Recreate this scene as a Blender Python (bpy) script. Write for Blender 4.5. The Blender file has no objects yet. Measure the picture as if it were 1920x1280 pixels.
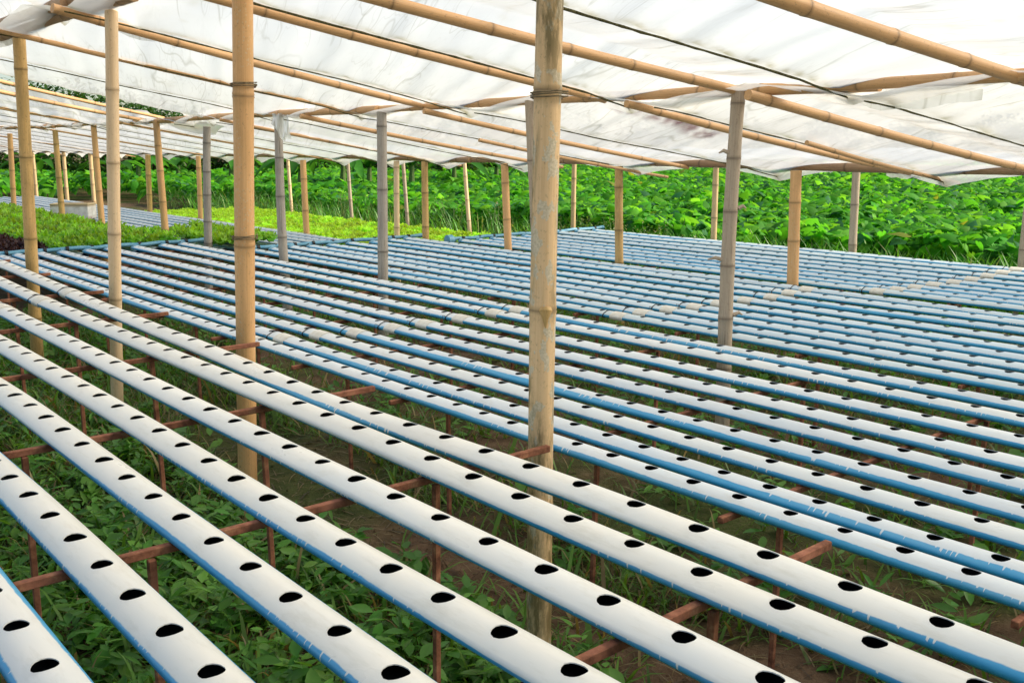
import bpy, math, random
import numpy as np
R = math.radians
random.seed(7); rng = np.random.default_rng(11)
scn = bpy.context.scene
col = scn.collection

# ------------------------------------------------------------------ camera, sky, sun, exposure
cam_d = bpy.data.cameras.new('camera'); cam = bpy.data.objects.new('camera', cam_d); col.objects.link(cam)
cam.location = (0, 0, 1.75)                      # x = across the gutters, y = along them, z up
cam.rotation_euler = (R(90 - 11.37), 0, R(-40.29))
cam_d.sensor_width = 36; cam_d.lens = 34.69; cam_d.clip_start = 0.05; cam_d.clip_end = 500
scn.camera = cam
SUN_AZ = R(126); SUN_EL = R(35)
world = bpy.data.worlds.new('World'); scn.world = world; world.use_nodes = True
wn = world.node_tree.nodes; wl = world.node_tree.links
sky = wn.new('ShaderNodeTexSky'); sky.sky_type = 'NISHITA'; sky.sun_disc = False
sky.sun_elevation = SUN_EL; sky.sun_rotation = SUN_AZ
wl.new(sky.outputs[0], wn['Background'].inputs[0]); wn['Background'].inputs[1].default_value = 0.10
sun_d = bpy.data.lights.new('sun', 'SUN'); sun = bpy.data.objects.new('sun', sun_d); col.objects.link(sun)
sun_d.energy = 5.0; sun_d.angle = R(28); sun_d.color = (1.0, 0.88, 0.70)
sun.rotation_euler = (R(90) - SUN_EL, 0, math.pi - SUN_AZ)
scn.view_settings.view_transform = 'Standard'; scn.view_settings.look = 'None'
scn.view_settings.exposure = 0.64; scn.view_settings.gamma = 1.0
scn.view_settings.use_curve_mapping = False
scn.cycles.max_bounces = 8; scn.cycles.transparent_max_bounces = 10
scn.cycles.diffuse_bounces = 4; scn.cycles.use_denoising = True

# ------------------------------------------------------------------ helpers
def tag(o, label=None, cat=None, group=None, kind=None):
    if label: o['label'] = label
    if cat: o['category'] = cat
    if group: o['group'] = group
    if kind or cat: o['kind'] = kind or 'thing'
    return o
def empty(name, loc=(0, 0, 0), rz=0.0):
    o = bpy.data.objects.new(name, None); col.objects.link(o); o.location = loc; o.rotation_euler.z = rz
    o.empty_display_size = 0.05
    return o
def link(name, me, mat=None, parent=None, loc=None):
    if mat is not None and not me.materials: me.materials.append(mat)
    o = bpy.data.objects.new(name, me); col.objects.link(o)
    if parent: o.parent = parent
    if loc is not None: o.location = loc
    return o
def mesh(name, V, F, smooth=True, sharp=None, cols=None, vec=None, flt=None):
    me = bpy.data.meshes.new(name)
    V = np.asarray(V, dtype=np.float64)
    if isinstance(F, np.ndarray):
        nf, k = F.shape
        me.vertices.add(len(V)); me.vertices.foreach_set('co', V.astype(np.float32).ravel())
        me.loops.add(nf * k); me.loops.foreach_set('vertex_index', F.astype(np.int32).ravel())
        me.polygons.add(nf); me.polygons.foreach_set('loop_start', (np.arange(nf) * k).astype(np.int32))
        me.update(calc_edges=True); me.validate()
    else:
        me.from_pydata([tuple(v) for v in V], [], [tuple(f) for f in F]); me.update()
    if smooth:
        me.polygons.foreach_set('use_smooth', np.ones(len(me.polygons), dtype=bool))
        if sharp: me.set_sharp_from_angle(angle=R(sharp))
    if cols is not None:
        a = me.color_attributes.new('tint', 'FLOAT_COLOR', 'POINT')
        c = np.ones((len(V), 4), np.float32); c[:, :3] = cols; a.data.foreach_set('color', c.ravel())
    for nm, d in (vec or {}).items():
        a = me.attributes.new(nm, 'FLOAT_VECTOR', 'POINT'); a.data.foreach_set('vector', np.asarray(d, np.float32).ravel())
    for nm, d in (flt or {}).items():
        a = me.attributes.new(nm, 'FLOAT', 'POINT'); a.data.foreach_set('value', np.asarray(d, np.float32).ravel())
    return me
class MB:
    """collects simple shapes into one mesh"""
    def __init__(s): s.V = []; s.F = []
    def box(s, x0, x1, y0, y1, z0, z1, bev=0.0):
        n = len(s.V)
        if bev <= 0:
            s.V += [(x, y, z) for z in (z0, z1) for y in (y0, y1) for x in (x0, x1)]
            s.F += [tuple(n + i for i in f) for f in ((0, 2, 3, 1), (4, 5, 7, 6), (0, 1, 5, 4), (2, 6, 7, 3), (0, 4, 6, 2), (1, 3, 7, 5))]
        else:
            b = bev
            for z, k in ((z0, b), (z0 + b, 0), (z1 - b, 0), (z1, b)):
                s.V += [(x0 + k, y0 + b, z), (x0 + b, y0 + k, z), (x1 - b, y0 + k, z), (x1 - k, y0 + b, z),
                        (x1 - k, y1 - b, z), (x1 - b, y1 - k, z), (x0 + b, y1 - k, z), (x0 + k, y1 - b, z)]
            for r in range(3):
                for i in range(8):
                    j = (i + 1) % 8; s.F.append((n + r * 8 + i, n + r * 8 + j, n + r * 8 + 8 + j, n + r * 8 + 8 + i))
            s.F.append(tuple(n + i for i in range(7, -1, -1))); s.F.append(tuple(n + 24 + i for i in range(8)))
        return s
    def tube(s, pts, rad, k=8, cap=True):
        pts = [np.array(p, float) for p in pts]; n = len(s.V)
        rads = rad if hasattr(rad, '__len__') else [rad] * len(pts)
        for i, p in enumerate(pts):
            t = pts[min(i + 1, len(pts) - 1)] - pts[max(i - 1, 0)]; t /= np.linalg.norm(t) + 1e-9
            a = np.array([0, 0, 1.0]) if abs(t[2]) < .9 else np.array([1.0, 0, 0])
            u = np.cross(t, a); u /= np.linalg.norm(u); w = np.cross(t, u)
            for j in range(k):
                an = 2 * math.pi * j / k; s.V.append(tuple(p + rads[i] * (math.cos(an) * u + math.sin(an) * w)))
        for i in range(len(pts) - 1):
            for j in range(k):
                s.F.append((n + i * k + j, n + i * k + (j + 1) % k, n + (i + 1) * k + (j + 1) % k, n + (i + 1) * k + j))
        if cap:
            s.F.append(tuple(n + j for j in range(k - 1, -1, -1))); m = n + (len(pts) - 1) * k
            s.F.append(tuple(m + j for j in range(k)))
        return s
    def me(s, name, smooth=True, sharp=35): return mesh(name, s.V, s.F, smooth, sharp)
def vnoise(x, y, seed=0):
    """smooth value noise in -1..1 on numpy arrays"""
    T = np.random.default_rng(seed).uniform(-1, 1, (256, 256))
    xi = np.floor(x).astype(int); yi = np.floor(y).astype(int); fx = x - xi; fy = y - yi
    fx = fx * fx * (3 - 2 * fx); fy = fy * fy * (3 - 2 * fy)
    g = lambda a, b: T[a & 255, b & 255]
    return (g(xi, yi) * (1 - fx) + g(xi + 1, yi) * fx) * (1 - fy) + (g(xi, yi + 1) * (1 - fx) + g(xi + 1, yi + 1) * fx) * fy
ORD = ['first', 'second', 'third', 'fourth', 'fifth', 'sixth', 'seventh', 'eighth', 'ninth', 'tenth', 'eleventh', 'twelfth',
       'thirteenth', 'fourteenth', 'fifteenth', 'sixteenth', 'seventeenth', 'eighteenth']

# ------------------------------------------------------------------ materials
class NT:
    def __init__(s, name):
        s.m = bpy.data.materials.new(name); s.m.use_nodes = True; s.t = s.m.node_tree
        s.n = s.t.nodes; s.l = s.t.links; s.b = s.n['Principled BSDF']; s.out = s.n['Material Output']
    def node(s, typ, **kw):
        n = s.n.new(typ)
        for k, v in kw.items():
            if k.startswith('i_'):
                key = k[2:]; n.inputs[int(key) if key.isdigit() else key.replace('_', ' ')].default_value = v
            else: setattr(n, k, v)
        return n
    def ln(s, a, b): s.l.new(a, b); return s
    def math(s, op, a, b=None, clamp=False):
        n = s.node('ShaderNodeMath', operation=op, use_clamp=clamp)
        for i, v in enumerate((a, b)):
            if v is None: continue
            if isinstance(v, (int, float)): n.inputs[i].default_value = v
            else: s.ln(v, n.inputs[i])
        return n.outputs[0]
    def noise(s, vec, scale, detail=3, rough=.55, vscale=None, voff=None):
        if vscale is not None or voff is not None:
            mp = s.node('ShaderNodeMapping'); s.ln(vec, mp.inputs[0])
            if vscale is not None: mp.inputs['Scale'].default_value = vscale
            if voff is not None: s.ln(voff, mp.inputs['Location'])
            vec = mp.outputs[0]
        n = s.node('ShaderNodeTexNoise'); s.ln(vec, n.inputs['Vector'])
        n.inputs['Scale'].default_value = scale; n.inputs['Detail'].default_value = detail; n.inputs['Roughness'].default_value = rough
        return n.outputs['Fac']
    def ramp(s, fac, stops, interp='LINEAR'):
        n = s.node('ShaderNodeValToRGB'); e = n.color_ramp.elements; n.color_ramp.interpolation = interp
        while len(e) < len(stops): e.new(.5)
        for i, (p, c) in enumerate(stops):
            e[i].position = p; e[i].color = (*c, 1) if hasattr(c, '__len__') else (c, c, c, 1)
        s.ln(fac, n.inputs[0]); return n.outputs[0]
    def mix(s, fac, a, b, blend='MIX'):
        n = s.node('ShaderNodeMix', data_type='RGBA', blend_type=blend)
        for idx, v in ((0, fac), (6, a), (7, b)):
            if isinstance(v, (int, float)): n.inputs[idx].default_value = v
            elif isinstance(v, tuple): n.inputs[idx].default_value = (*v, 1)
            else: s.ln(v, n.inputs[idx])
        return n.outputs[2]
    def bump(s, h, strength=.3, dist=.005):
        n = s.node('ShaderNodeBump'); n.inputs['Strength'].default_value = strength; n.inputs['Distance'].default_value = dist
        s.ln(h, n.inputs['Height']); s.ln(n.outputs[0], s.b.inputs['Normal']); return n.outputs[0]
    def base(s, c, rough=.6, spec=.4):
        if isinstance(c, tuple): s.b.inputs['Base Color'].default_value = (*c, 1)
        else: s.ln(c, s.b.inputs['Base Color'])
        if isinstance(rough, (int, float)): s.b.inputs['Roughness'].default_value = rough
        else: s.ln(rough, s.b.inputs['Roughness'])
        s.b.inputs['Specular IOR Level'].default_value = spec
        return s
    def obj(s): return s.node('ShaderNodeTexCoord').outputs['Object']
    def rnd(s): return s.node('ShaderNodeObjectInfo').outputs['Random']
    def attr(s, name): return s.node('ShaderNodeAttribute', attribute_name=name)

def m_gutter(name, wlo, drip, white=(.80, .80, .77), blue=(.035, .33, .60), thr=-.030, old=0.0):
    t = NT(name); P = t.obj(); off = t.node('ShaderNodeCombineXYZ')
    r = t.rnd(); t.ln(t.math('MULTIPLY', r, 37.0), off.inputs[1]); t.ln(t.math('MULTIPLY', r, 11.0), off.inputs[0])
    o = off.outputs[0]
    sep = t.node('ShaderNodeSeparateXYZ'); t.ln(P, sep.inputs[0]); z = sep.outputs[2]
    n1 = t.noise(P, 1.0, 2, .5, (0.2, 2.2, 0.2), o)          # slow wander of the paint line
    n2 = t.noise(P, 1.0, 2, .6, (1, 26, 1), o)               # its uneven edge
    n3 = t.noise(P, 1.0, 0, .5, (1, 105, 4), o)               # runs
    n4 = t.noise(P, 1.0, 1, .5, (.2, 1.7, .2), o)            # where runs occur
    line = t.math('ADD', t.math('MULTIPLY', t.math('SUBTRACT', n1, .5), wlo), t.math('MULTIPLY', t.math('SUBTRACT', n2, .5), .003))
    run = t.math('MULTIPLY', t.math('MULTIPLY', t.math('SUBTRACT', n3, .655), 16.0, True), t.math('MULTIPLY', t.math('SUBTRACT', n4, .46), 8.0, True))
    n5 = t.noise(P, 1.0, 1, .5, (.5, 34, .5), o)
    line = t.math('SUBTRACT', line, t.math('MULTIPLY', t.math('MULTIPLY', run, t.ramp(n5, [(.35, .1), (.65, 1.0)])), drip))
    d = t.math('SUBTRACT', t.math('SUBTRACT', z, thr), line)
    mask = t.math('ADD', t.math('MULTIPLY', d, 650.0), .5, True)
    thin = t.noise(P, 1.0, 4, .6, (7, 2.5, 7), o)
    scr = t.noise(P, 1.0, 3, .6, (60, 9, 60), o)
    wc = t.mix(t.ramp(thin, [(.40, 0.0), (.75, .28 + old)]), white, (.55, .66, .74))
    wc = t.mix(t.ramp(scr, [(.58, 0.0), (.75, .35)]), wc, (.63, .61, .52))
    dirt = t.noise(P, 1.0, 5, .7, (24, 7, 24), o)
    wc = t.mix(t.ramp(dirt, [(.54, 0.0), (.74, .40)]), wc, (.56, .53, .43))
    wc = t.mix(1.0, wc, t.ramp(r, [(0.0, (.86, .88, .90)), (.5, (1.0, 1.0, .99)), (1.0, (.93, .92, .88))]), 'MULTIPLY')
    bc = t.mix(t.ramp(scr, [(.35, 0.0), (.8, .5)]), blue, (.10, .44, .64))
    soft = t.math('MULTIPLY', t.math('ADD', t.math('MULTIPLY', d, 60.0), .9, True), t.ramp(n4, [(.35, .0), (.65, .22)]))
    bc = t.mix(soft, bc, (.40, .58, .70))
    t.base(t.mix(mask, bc, wc), t.ramp(thin, [(.3, .26), (.7, .42)]), .45)
    t.bump(t.math('ADD', t.math('MULTIPLY', mask, .5), t.math('MULTIPLY', scr, .35)), .25, .0008)
    return t.m
M = {}
M['gutA'] = m_gutter('gutter_paint_thick', .0075, .018, thr=-.0225, white=(.82, .80, .73))
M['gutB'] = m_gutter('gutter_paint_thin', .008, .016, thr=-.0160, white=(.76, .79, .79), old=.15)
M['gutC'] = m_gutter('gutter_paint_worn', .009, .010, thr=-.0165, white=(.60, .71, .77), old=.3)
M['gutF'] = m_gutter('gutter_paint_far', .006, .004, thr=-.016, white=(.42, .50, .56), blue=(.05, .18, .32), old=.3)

def m_simple(name, c1, c2, scale, rough=.7, vs=None, spec=.3, bump=.3, stops=(.35, .65), detail=4):
    t = NT(name); n = t.noise(t.obj(), scale, detail, .6, vs)
    t.base(t.ramp(n, [(stops[0], c1), (stops[1], c2)]), rough, spec); t.bump(n, bump, .004); return t.m
M['inner'] = m_simple('gutter_inside_shade', (.006, .008, .01), (.015, .02, .022), 20, .5)  # near-black colour stands in for the shade inside the gutters
M['coupler'] = m_simple('cream_sleeve', (.66, .62, .52), (.76, .74, .66), 25, .5)
M['wire'] = m_simple('black_wire', (.012, .012, .013), (.03, .028, .026), 40, .6)
M['wire_old'] = m_simple('old_binding_wire', (.10, .075, .04), (.24, .19, .11), 60, .8)
M['rust'] = None
def m_rust():
    t = NT('rusty_red_steel'); P = t.obj(); r = t.rnd(); off = t.node('ShaderNodeCombineXYZ'); t.ln(t.math('MULTIPLY', r, 20.0), off.inputs[0])
    n = t.noise(P, 28, 5, .65, None, None); n2 = t.noise(P, 6, 3, .6, (1, 1, 1), off.outputs[0])
    c = t.ramp(n, [(.3, (.09, .035, .02)), (.52, (.25, .10, .055)), (.72, (.42, .21, .11))])
    c = t.mix(t.ramp(n2, [(.5, 0.0), (.7, .6)]), c, (.46, .19, .12))
    t.base(c, .85, .2); t.bump(n, .5, .003); return t.m
M['rust'] = m_rust()
M['pipe'] = m_simple('blue_pvc_pipe', (.06, .24, .38), (.17, .38, .50), 9, .45, (1, 1, 1), .4, .1)
M['band'] = m_simple('black_rubber', (.012, .013, .014), (.03, .03, .03), 30, .6)

def m_bamboo(name, c1, c2, dark, blot=.3, lichen=0.0, spots=0.0, grey=0.0, crack=0.0):
    t = NT(name); a = t.attr('bco'); P = a.outputs['Vector']; r = t.rnd()
    off = t.node('ShaderNodeCombineXYZ')
    for i, k in ((0, 3.1), (1, 5.7), (2, 23.0)): t.ln(t.math('MULTIPLY', r, k), off.inputs[i])
    o = off.outputs[0]
    fib = t.noise(P, 1.0, 4, .6, (170, 170, 3.5), o)
    big = t.noise(P, 1.0, 4, .6, (14, 14, 3.0), o)
    c = t.ramp(fib, [(.3, c1), (.7, c2)])
    c = t.mix(t.ramp(big, [(.45, 0.0), (.75, blot)]), c, dark)
    fine = t.noise(P, 1.0, 5, .75, (90, 90, 60), o)
    c = t.mix(t.ramp(fine, [(.57, 0.0), (.70, .35 + blot * .5)]), c, tuple(x * .35 for x in dark))
    if crack > 0:
        ck = t.noise(P, 1.0, 3, .7, (95, 95, 2.2), o)
        c = t.mix(t.ramp(ck, [(.60, 0.0), (.68, crack)]), c, tuple(x * .3 for x in dark))
    if spots > 0:
        v = t.node('ShaderNodeTexVoronoi'); mp = t.node('ShaderNodeMapping'); mp.inputs['Scale'].default_value = (17, 17, 13)
        t.ln(P, mp.inputs[0]); t.ln(o, mp.inputs['Location']); t.ln(mp.outputs[0], v.inputs['Vector'])
        gate = t.ramp(t.noise(P, 1.0, 1, .5, (9, 9, 1.4), o), [(.50, 0.0), (.53, 1.0)])
        c = t.mix(t.math('MULTIPLY', t.ramp(v.outputs['Distance'], [(.24, spots), (.30, 0.0)]), gate), c, (.66, .48, .29))
    if lichen > 0:
        v = t.noise(P, 1.0, 3, .55, (23, 23, 12), o); e = t.noise(P, 150, 3, .6)
        msk = t.ramp(t.math('ADD', v, t.math('MULTIPLY', t.math('SUBTRACT', e, .5), .06)), [(.555, 0.0), (.57, lichen)])
        c = t.mix(msk, c, t.ramp(e, [(.35, (.50, .42, .28)), (.65, (.70, .60, .44))]))
        moss = t.noise(P, 1.0, 5, .7, (30, 30, 7), o); side = t.noise(P, 1.0, 2, .5, (8, 8, 1.5), o)
        c = t.mix(t.math('MULTIPLY', t.ramp(moss, [(.40, 0.0), (.56, .85)]), t.ramp(side, [(.42, 0.0), (.52, 1.0)])), c, (.14, .105, .035))
    nd = t.attr('node').outputs['Fac']
    c = t.mix(t.math('MULTIPLY', nd, .8), c, tuple(x * .45 for x in dark))
    t.base(c, t.ramp(fib, [(.3, .42), (.7, .6)]), .35)
    t.bump(t.math('ADD', fib, t.math('MULTIPLY', fine, .6)), .35, .002)
    return t.m
M['bam_tan'] = m_bamboo('bamboo_orange_tan', (.66, .36, .145), (.78, .46, .21), (.47, .28, .11), .35, 0, .75)
M['bam_pale'] = m_bamboo('bamboo_pale_tan', (.76, .53, .31), (.84, .63, .40), (.56, .36, .18), .3)
M['bam_brown'] = m_bamboo('bamboo_brown_mottled', (.54, .33, .115), (.68, .44, .18), (.22, .15, .05), .75)
M['bam_lichen'] = m_bamboo('bamboo_lichen_grown', (.70, .46, .235), (.80, .56, .31), (.40, .27, .12), .45, .95)
M['bam_grey'] = m_bamboo('bamboo_weathered_grey', (.32, .28, .235), (.47, .42, .36), (.16, .13, .10), .45, 0, 0, 0, .75)
M['bam_greytan'] = m_bamboo('bamboo_grey_tan', (.40, .31, .225), (.52, .42, .31), (.27, .19, .13), .35, 0, 0, 0, .4)
M['bam_raft'] = m_bamboo('bamboo_rafter_tan', (.56, .31, .13), (.70, .42, .20), (.32, .19, .09), .4)
M['bam_beam'] = m_bamboo('bamboo_beam_brown', (.26, .15, .075), (.40, .245, .125), (.12, .075, .045), .5)
M['bam_far'] = m_bamboo('bamboo_far_pale', (.54, .38, .195), (.68, .49, .275), (.25, .17, .09), .4)

def m_film(name, stain_col=(.30, .29, .16)):
    t = NT(name); P = t.obj()
    st = t.attr('stain').outputs['Fac']; mk = t.attr('mark').outputs['Fac']
    d1 = t.noise(P, 1.0, 5, .65, (2.2, 1.1, 1)); d2 = t.noise(P, 1.0, 4, .7, (9, 3.0, 5)); d3 = t.noise(P, 60, 3, .6)
    c = t.ramp(d1, [(.3, (.93, .945, .95)), (.6, (.91, .925, .92)), (.85, (.87, .875, .84))])
    c = t.mix(t.math('MULTIPLY', st, t.ramp(d2, [(.25, .35), (.6, 1.0)])), c, stain_col)
    c = t.mix(t.ramp(d2, [(.64, 0.0), (.8, .10)]), c, (.56, .54, .47))
    c = t.mix(t.math('MULTIPLY', mk, t.ramp(d2, [(.35, .55), (.6, 1.0)])), c, (.20, .075, .085))
    mp = t.node('ShaderNodeMapping'); mp.inputs['Rotation'].default_value = (0, 0, R(21.7)); t.ln(P, mp.inputs[0]); Q = mp.outputs[0]
    gate = t.noise(P, 1.3, 2, .5)
    for (sc, w, amt, lo) in (((3.2, .32, 1), .009, .60, .40), ((8.5, .7, 1), .013, .42, .45), ((19, 1.6, 1), .020, .26, .47)):
        n = t.noise(Q, 1.0, 2, .45, sc); ln_ = t.math('SUBTRACT', 1.0, t.math('DIVIDE', t.math('ABSOLUTE', t.math('SUBTRACT', n, .5)), w), True)
        c = t.mix(t.math('MULTIPLY', t.math('MULTIPLY', ln_, t.ramp(gate, [(lo, .15), (lo + .1, 1.0)])), amt), c, (.50, .50, .44))
    tr = t.node('ShaderNodeBsdfTranslucent'); t.ln(c, tr.inputs['Color'])
    df = t.node('ShaderNodeBsdfDiffuse'); t.ln(c, df.inputs['Color'])
    tp = t.node('ShaderNodeBsdfTransparent'); t.ln(c, tp.inputs['Color'])
    gl = t.node('ShaderNodeBsdfGlossy'); gl.inputs['Roughness'].default_value = .35; gl.inputs['Color'].default_value = (.9, .9, .9, 1)
    b = t.node('ShaderNodeBump'); b.inputs['Strength'].default_value = .12; b.inputs['Distance'].default_value = .006
    t.ln(t.noise(P, 1.0, 4, .65, (14, 3.5, 6)), b.inputs['Height'])
    for n in (tr, df, gl): t.ln(b.outputs[0], n.inputs['Normal'])
    m1 = t.node('ShaderNodeMixShader'); m1.inputs[0].default_value = .27; t.ln(tr.outputs[0], m1.inputs[1]); t.ln(df.outputs[0], m1.inputs[2])
    m2 = t.node('ShaderNodeMixShader'); t.ln(t.math('MULTIPLY', t.math('SUBTRACT', 1.0, st), .33, True), m2.inputs[0])
    t.ln(m1.outputs[0], m2.inputs[1]); t.ln(tp.outputs[0], m2.inputs[2])
    fr = t.node('ShaderNodeFresnel'); fr.inputs[0].default_value = 1.35
    m3 = t.node('ShaderNodeMixShader'); t.ln(t.math('MULTIPLY', fr.outputs[0], .6), m3.inputs[0]); t.ln(m2.outputs[0], m3.inputs[1]); t.ln(gl.outputs[0], m3.inputs[2])
    t.ln(m3.outputs[0], t.out.inputs[0]); return t.m
M['film'] = m_film('milky_plastic_film')
M['rope'] = m_simple('mossy_rope', (.05, .048, .02), (.16, .145, .07), 90, .95, None, .1, .6)

def m_leaf(name, tl=.35, rough=.42, spec=.45, attr=True, c=(.06, .2, .03), hue=0.0, vein=True):
    t = NT(name)
    base = t.attr('tint').outputs['Color'] if attr else t.mix(1.0, c, c)
    if hue > 0:
        h = t.node('ShaderNodeHueSaturation'); r = t.rnd()
        t.ln(t.math('ADD', t.math('MULTIPLY', r, hue), .5 - hue / 2), h.inputs['Hue'])
        t.ln(t.math('ADD', t.math('MULTIPLY', r, .5), .75), h.inputs['Value']); t.ln(base, h.inputs['Color']); base = h.outputs[0]
    n = t.noise(t.node('ShaderNodeNewGeometry').outputs['Position'], 22, 3, .6)
    base = t.mix(t.ramp(n, [(.35, .0), (.7, .35)]), base, t.mix(1.0, base, (.5, .62, .4), 'MULTIPLY'))
    t.base(base, rough, spec)
    tr = t.node('ShaderNodeBsdfTranslucent'); t.ln(t.mix(1.0, base, (1.5, 1.35, .55), 'MULTIPLY'), tr.inputs[0])
    ms = t.node('ShaderNodeMixShader'); ms.inputs[0].default_value = tl
    t.ln(t.b.outputs[0], ms.inputs[1]); t.ln(tr.outputs[0], ms.inputs[2]); t.ln(ms.outputs[0], t.out.inputs[0]); return t.m
M['leaf'] = m_leaf('green_leaf')
M['leaf_taro'] = m_leaf('glossy_broad_leaf', .5, .6, .14)
M['lettuce'] = m_leaf('lettuce_leaf', .4, .5, .35, hue=.03)
M['stem'] = m_simple('green_stem', (.06, .12, .025), (.13, .20, .05), 20, .6)
M['bark'] = m_simple('tree_bark', (.06, .045, .03), (.15, .115, .08), 12, .9)
M['foam'] = None
def m_foam():
    t = NT('stained_foam'); P = t.obj(); n = t.noise(P, 9, 5, .65); sep = t.node('ShaderNodeSeparateXYZ'); t.ln(P, sep.inputs[0])
    up = t.math('ADD', t.math('MULTIPLY', sep.outputs[2], 25.0), -4.35, True); dn = t.ramp(sep.outputs[2], [(.0, 1.0), (.06, 0.0)])
    c = t.ramp(n, [(.35, (.52, .50, .46)), (.6, (.74, .73, .70))])
    c = t.mix(t.math('MULTIPLY', up, .9), c, (.42, .32, .17))
    c = t.mix(t.math('MULTIPLY', dn, t.ramp(n, [(.45, 0.0), (.6, .9)])), c, (.25, .12, .07))
    t.base(c, .8, .2); t.bump(n, .4, .006); return t.m
M['foam'] = m_foam()
def m_ground():
    t = NT('weedy_soil'); P = t.obj()
    a = t.noise(P, .55, 4, .6); b = t.noise(P, 7, 6, .7); c = t.noise(P, 55, 4, .7)
    soil = t.ramp(b, [(.3, (.07, .043, .025)), (.55, (.16, .10, .06)), (.75, (.25, .17, .105))])
    green = t.ramp(b, [(.3, (.035, .05, .015)), (.6, (.085, .105, .03)), (.8, (.17, .14, .065))])
    cc = t.mix(t.ramp(a, [(.44, 0.0), (.56, 1.0)]), soil, green)
    cc = t.mix(t.ramp(c, [(.5, 0.0), (.75, .5)]), cc, (.19, .14, .085))
    t.base(cc, .95, .15); t.bump(t.math('ADD', b, t.math('MULTIPLY', c, .5)), .9, .03); return t.m
M['ground'] = m_ground()

# ------------------------------------------------------------------ ground
def axis(a0, a1, step, far, k=1.25):
    core = list(np.arange(a0, a1 + 1e-6, step)); lo = []; hi = []; d = step; p = a0
    while p > -far: d *= k; p -= d; lo.append(p)
    d = step; p = core[-1]
    while p < far: d *= k; p += d; hi.append(p)
    return np.array(lo[::-1] + core + hi)
gx = axis(-1.0, 10.5, .07, 180); gy = axis(-1.0, 12.0, .07, 180)
X, Y = np.meshgrid(gx, gy, indexing='ij')
def gz(x, y):
    return .030 * vnoise(x * 1.1, y * 1.1, 3) + .016 * vnoise(x * 4, y * 4, 4) + .008 * vnoise(x * 11, y * 11, 5) - .012
Z = gz(X, Y)
nx, ny = X.shape
idx = np.arange(nx * ny).reshape(nx, ny)
F = np.stack([idx[:-1, :-1], idx[1:, :-1], idx[1:, 1:], idx[:-1, 1:]], -1).reshape(-1, 4)
g = link('ground', mesh('ground', np.stack([X, Y, Z], -1).reshape(-1, 3), F), M['ground']); tag(g, 'weedy brown soil under and between the tables', kind='structure')

# ------------------------------------------------------------------ growing gutters
GW, GH = .054, .040            # half width, height
def prof_side(s=1.0):
    w = GW * s
    return [(w - .009, -GH), (w - .001, -.0325), (w, -.0245), (w - .002, -.0198), (w - .0068, -.0158)]
def crown(x): return -.0185 * (x / .05) ** 2
HA, HR = .031, .0235
def gutter_mesh(name, y0, y1, hole0, pitch, holes=True, wob=None):
    side = prof_side(); L = [(-x, z) for x, z in side]; Rr = side[::-1]
    tx = [-HA, -HA / 2, 0, HA / 2, HA]
    prof = L + [(x, crown(x)) for x in tx] + Rr
    n = len(prof)
    ys = [y0]; kind = []
    centers = []
    if holes:
        k0 = math.ceil((y0 + .045 - hole0) / pitch); c = hole0 + k0 * pitch
        while c < y1 - .045:
            centers.append(c); c += pitch
        for c in centers:
            ys += [c - HA, c - HA / 2, c, c + HA / 2, c + HA]
    else:
        ys += list(np.arange(y0 + .3, y1 - .1, .3))
    ys.append(y1)
    ys = np.array(ys); m = len(ys)
    V = np.zeros((m, n, 3)); V[:, :, 1] = ys[:, None]
    V[:, :, 0] = [p[0] for p in prof]; V[:, :, 2] = [p[1] for p in prof]
    hv = []; F = []; hr = random.Random(int(hole0 * 1000) + len(ys))
    ang = [math.atan2(y, x) for x, y in ((HA, 0), (HA, HA / 2), (HA, HA), (HA / 2, HA), (0, HA), (-HA / 2, HA), (-HA, HA), (-HA, HA / 2),
                                         (-HA, 0), (-HA, -HA / 2), (-HA, -HA), (-HA / 2, -HA), (0, -HA), (HA / 2, -HA), (HA, -HA), (HA, -HA / 2))]
    per = [(4, 2), (4, 3), (4, 4), (3, 4), (2, 4), (1, 4), (0, 4), (0, 3), (0, 2), (0, 1), (0, 0), (1, 0), (2, 0), (3, 0), (4, 0), (4, 1)]
    base = m * n
    for i in range(m - 1):
        inh = holes and len(centers) and 1 <= i < m - 2 and ((i - 1) % 5) < 4
        for j in range(n - 1):
            if inh and 5 <= j < 9: continue
            F.append((i * n + j, i * n + j + 1, (i + 1) * n + j + 1, (i + 1) * n + j))
        F.append((i * n + n - 1, i * n, (i + 1) * n, (i + 1) * n + n - 1))       # bottom
    for q, c in enumerate(centers):
        r0 = 1 + q * 5
        jx, jy, jr = hr.uniform(-.002, .002), hr.uniform(-.003, .003), hr.uniform(.93, 1.06); rim = [(jr * HR * (1 + hr.uniform(-.025, .025)), a) for a in ang]
        for q_, a in rim: hv.append((jx + q_ * math.cos(a), c + jy + q_ * math.sin(a), crown(jx + q_ * math.cos(a))))
        for q_, a in rim: hv.append((jx + q_ * math.cos(a), c + jy + q_ * math.sin(a), crown(jx + q_ * math.cos(a)) - .0022))
        for e in range(16):
            f = (e + 1) % 16
            A = (r0 + per[e][1]) * n + 5 + per[e][0]; B = (r0 + per[f][1]) * n + 5 + per[f][0]
            F.append((A, B, base + q * 32 + f, base + q * 32 + e))
            F.append((base + q * 32 + e, base + q * 32 + f, base + q * 32 + 16 + f, base + q * 32 + 16 + e))
    V = V.reshape(-1, 3)
    if hv: V = np.concatenate([V, np.array(hv)])
    V = wob(V)
    return mesh(name, V, np.array(F), True, 50)
def loop_profile(s, grow):
    side = prof_side(); pts = [(-x, z) for x, z in side] + [(x, crown(x)) for x in (-.031, -.016, 0, .016, .031)] + side[::-1]
    cz = -.020
    return [(x * (1 + grow / GW), cz + (z - cz) * (1 + grow / .020)) for x, z in pts]
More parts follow.
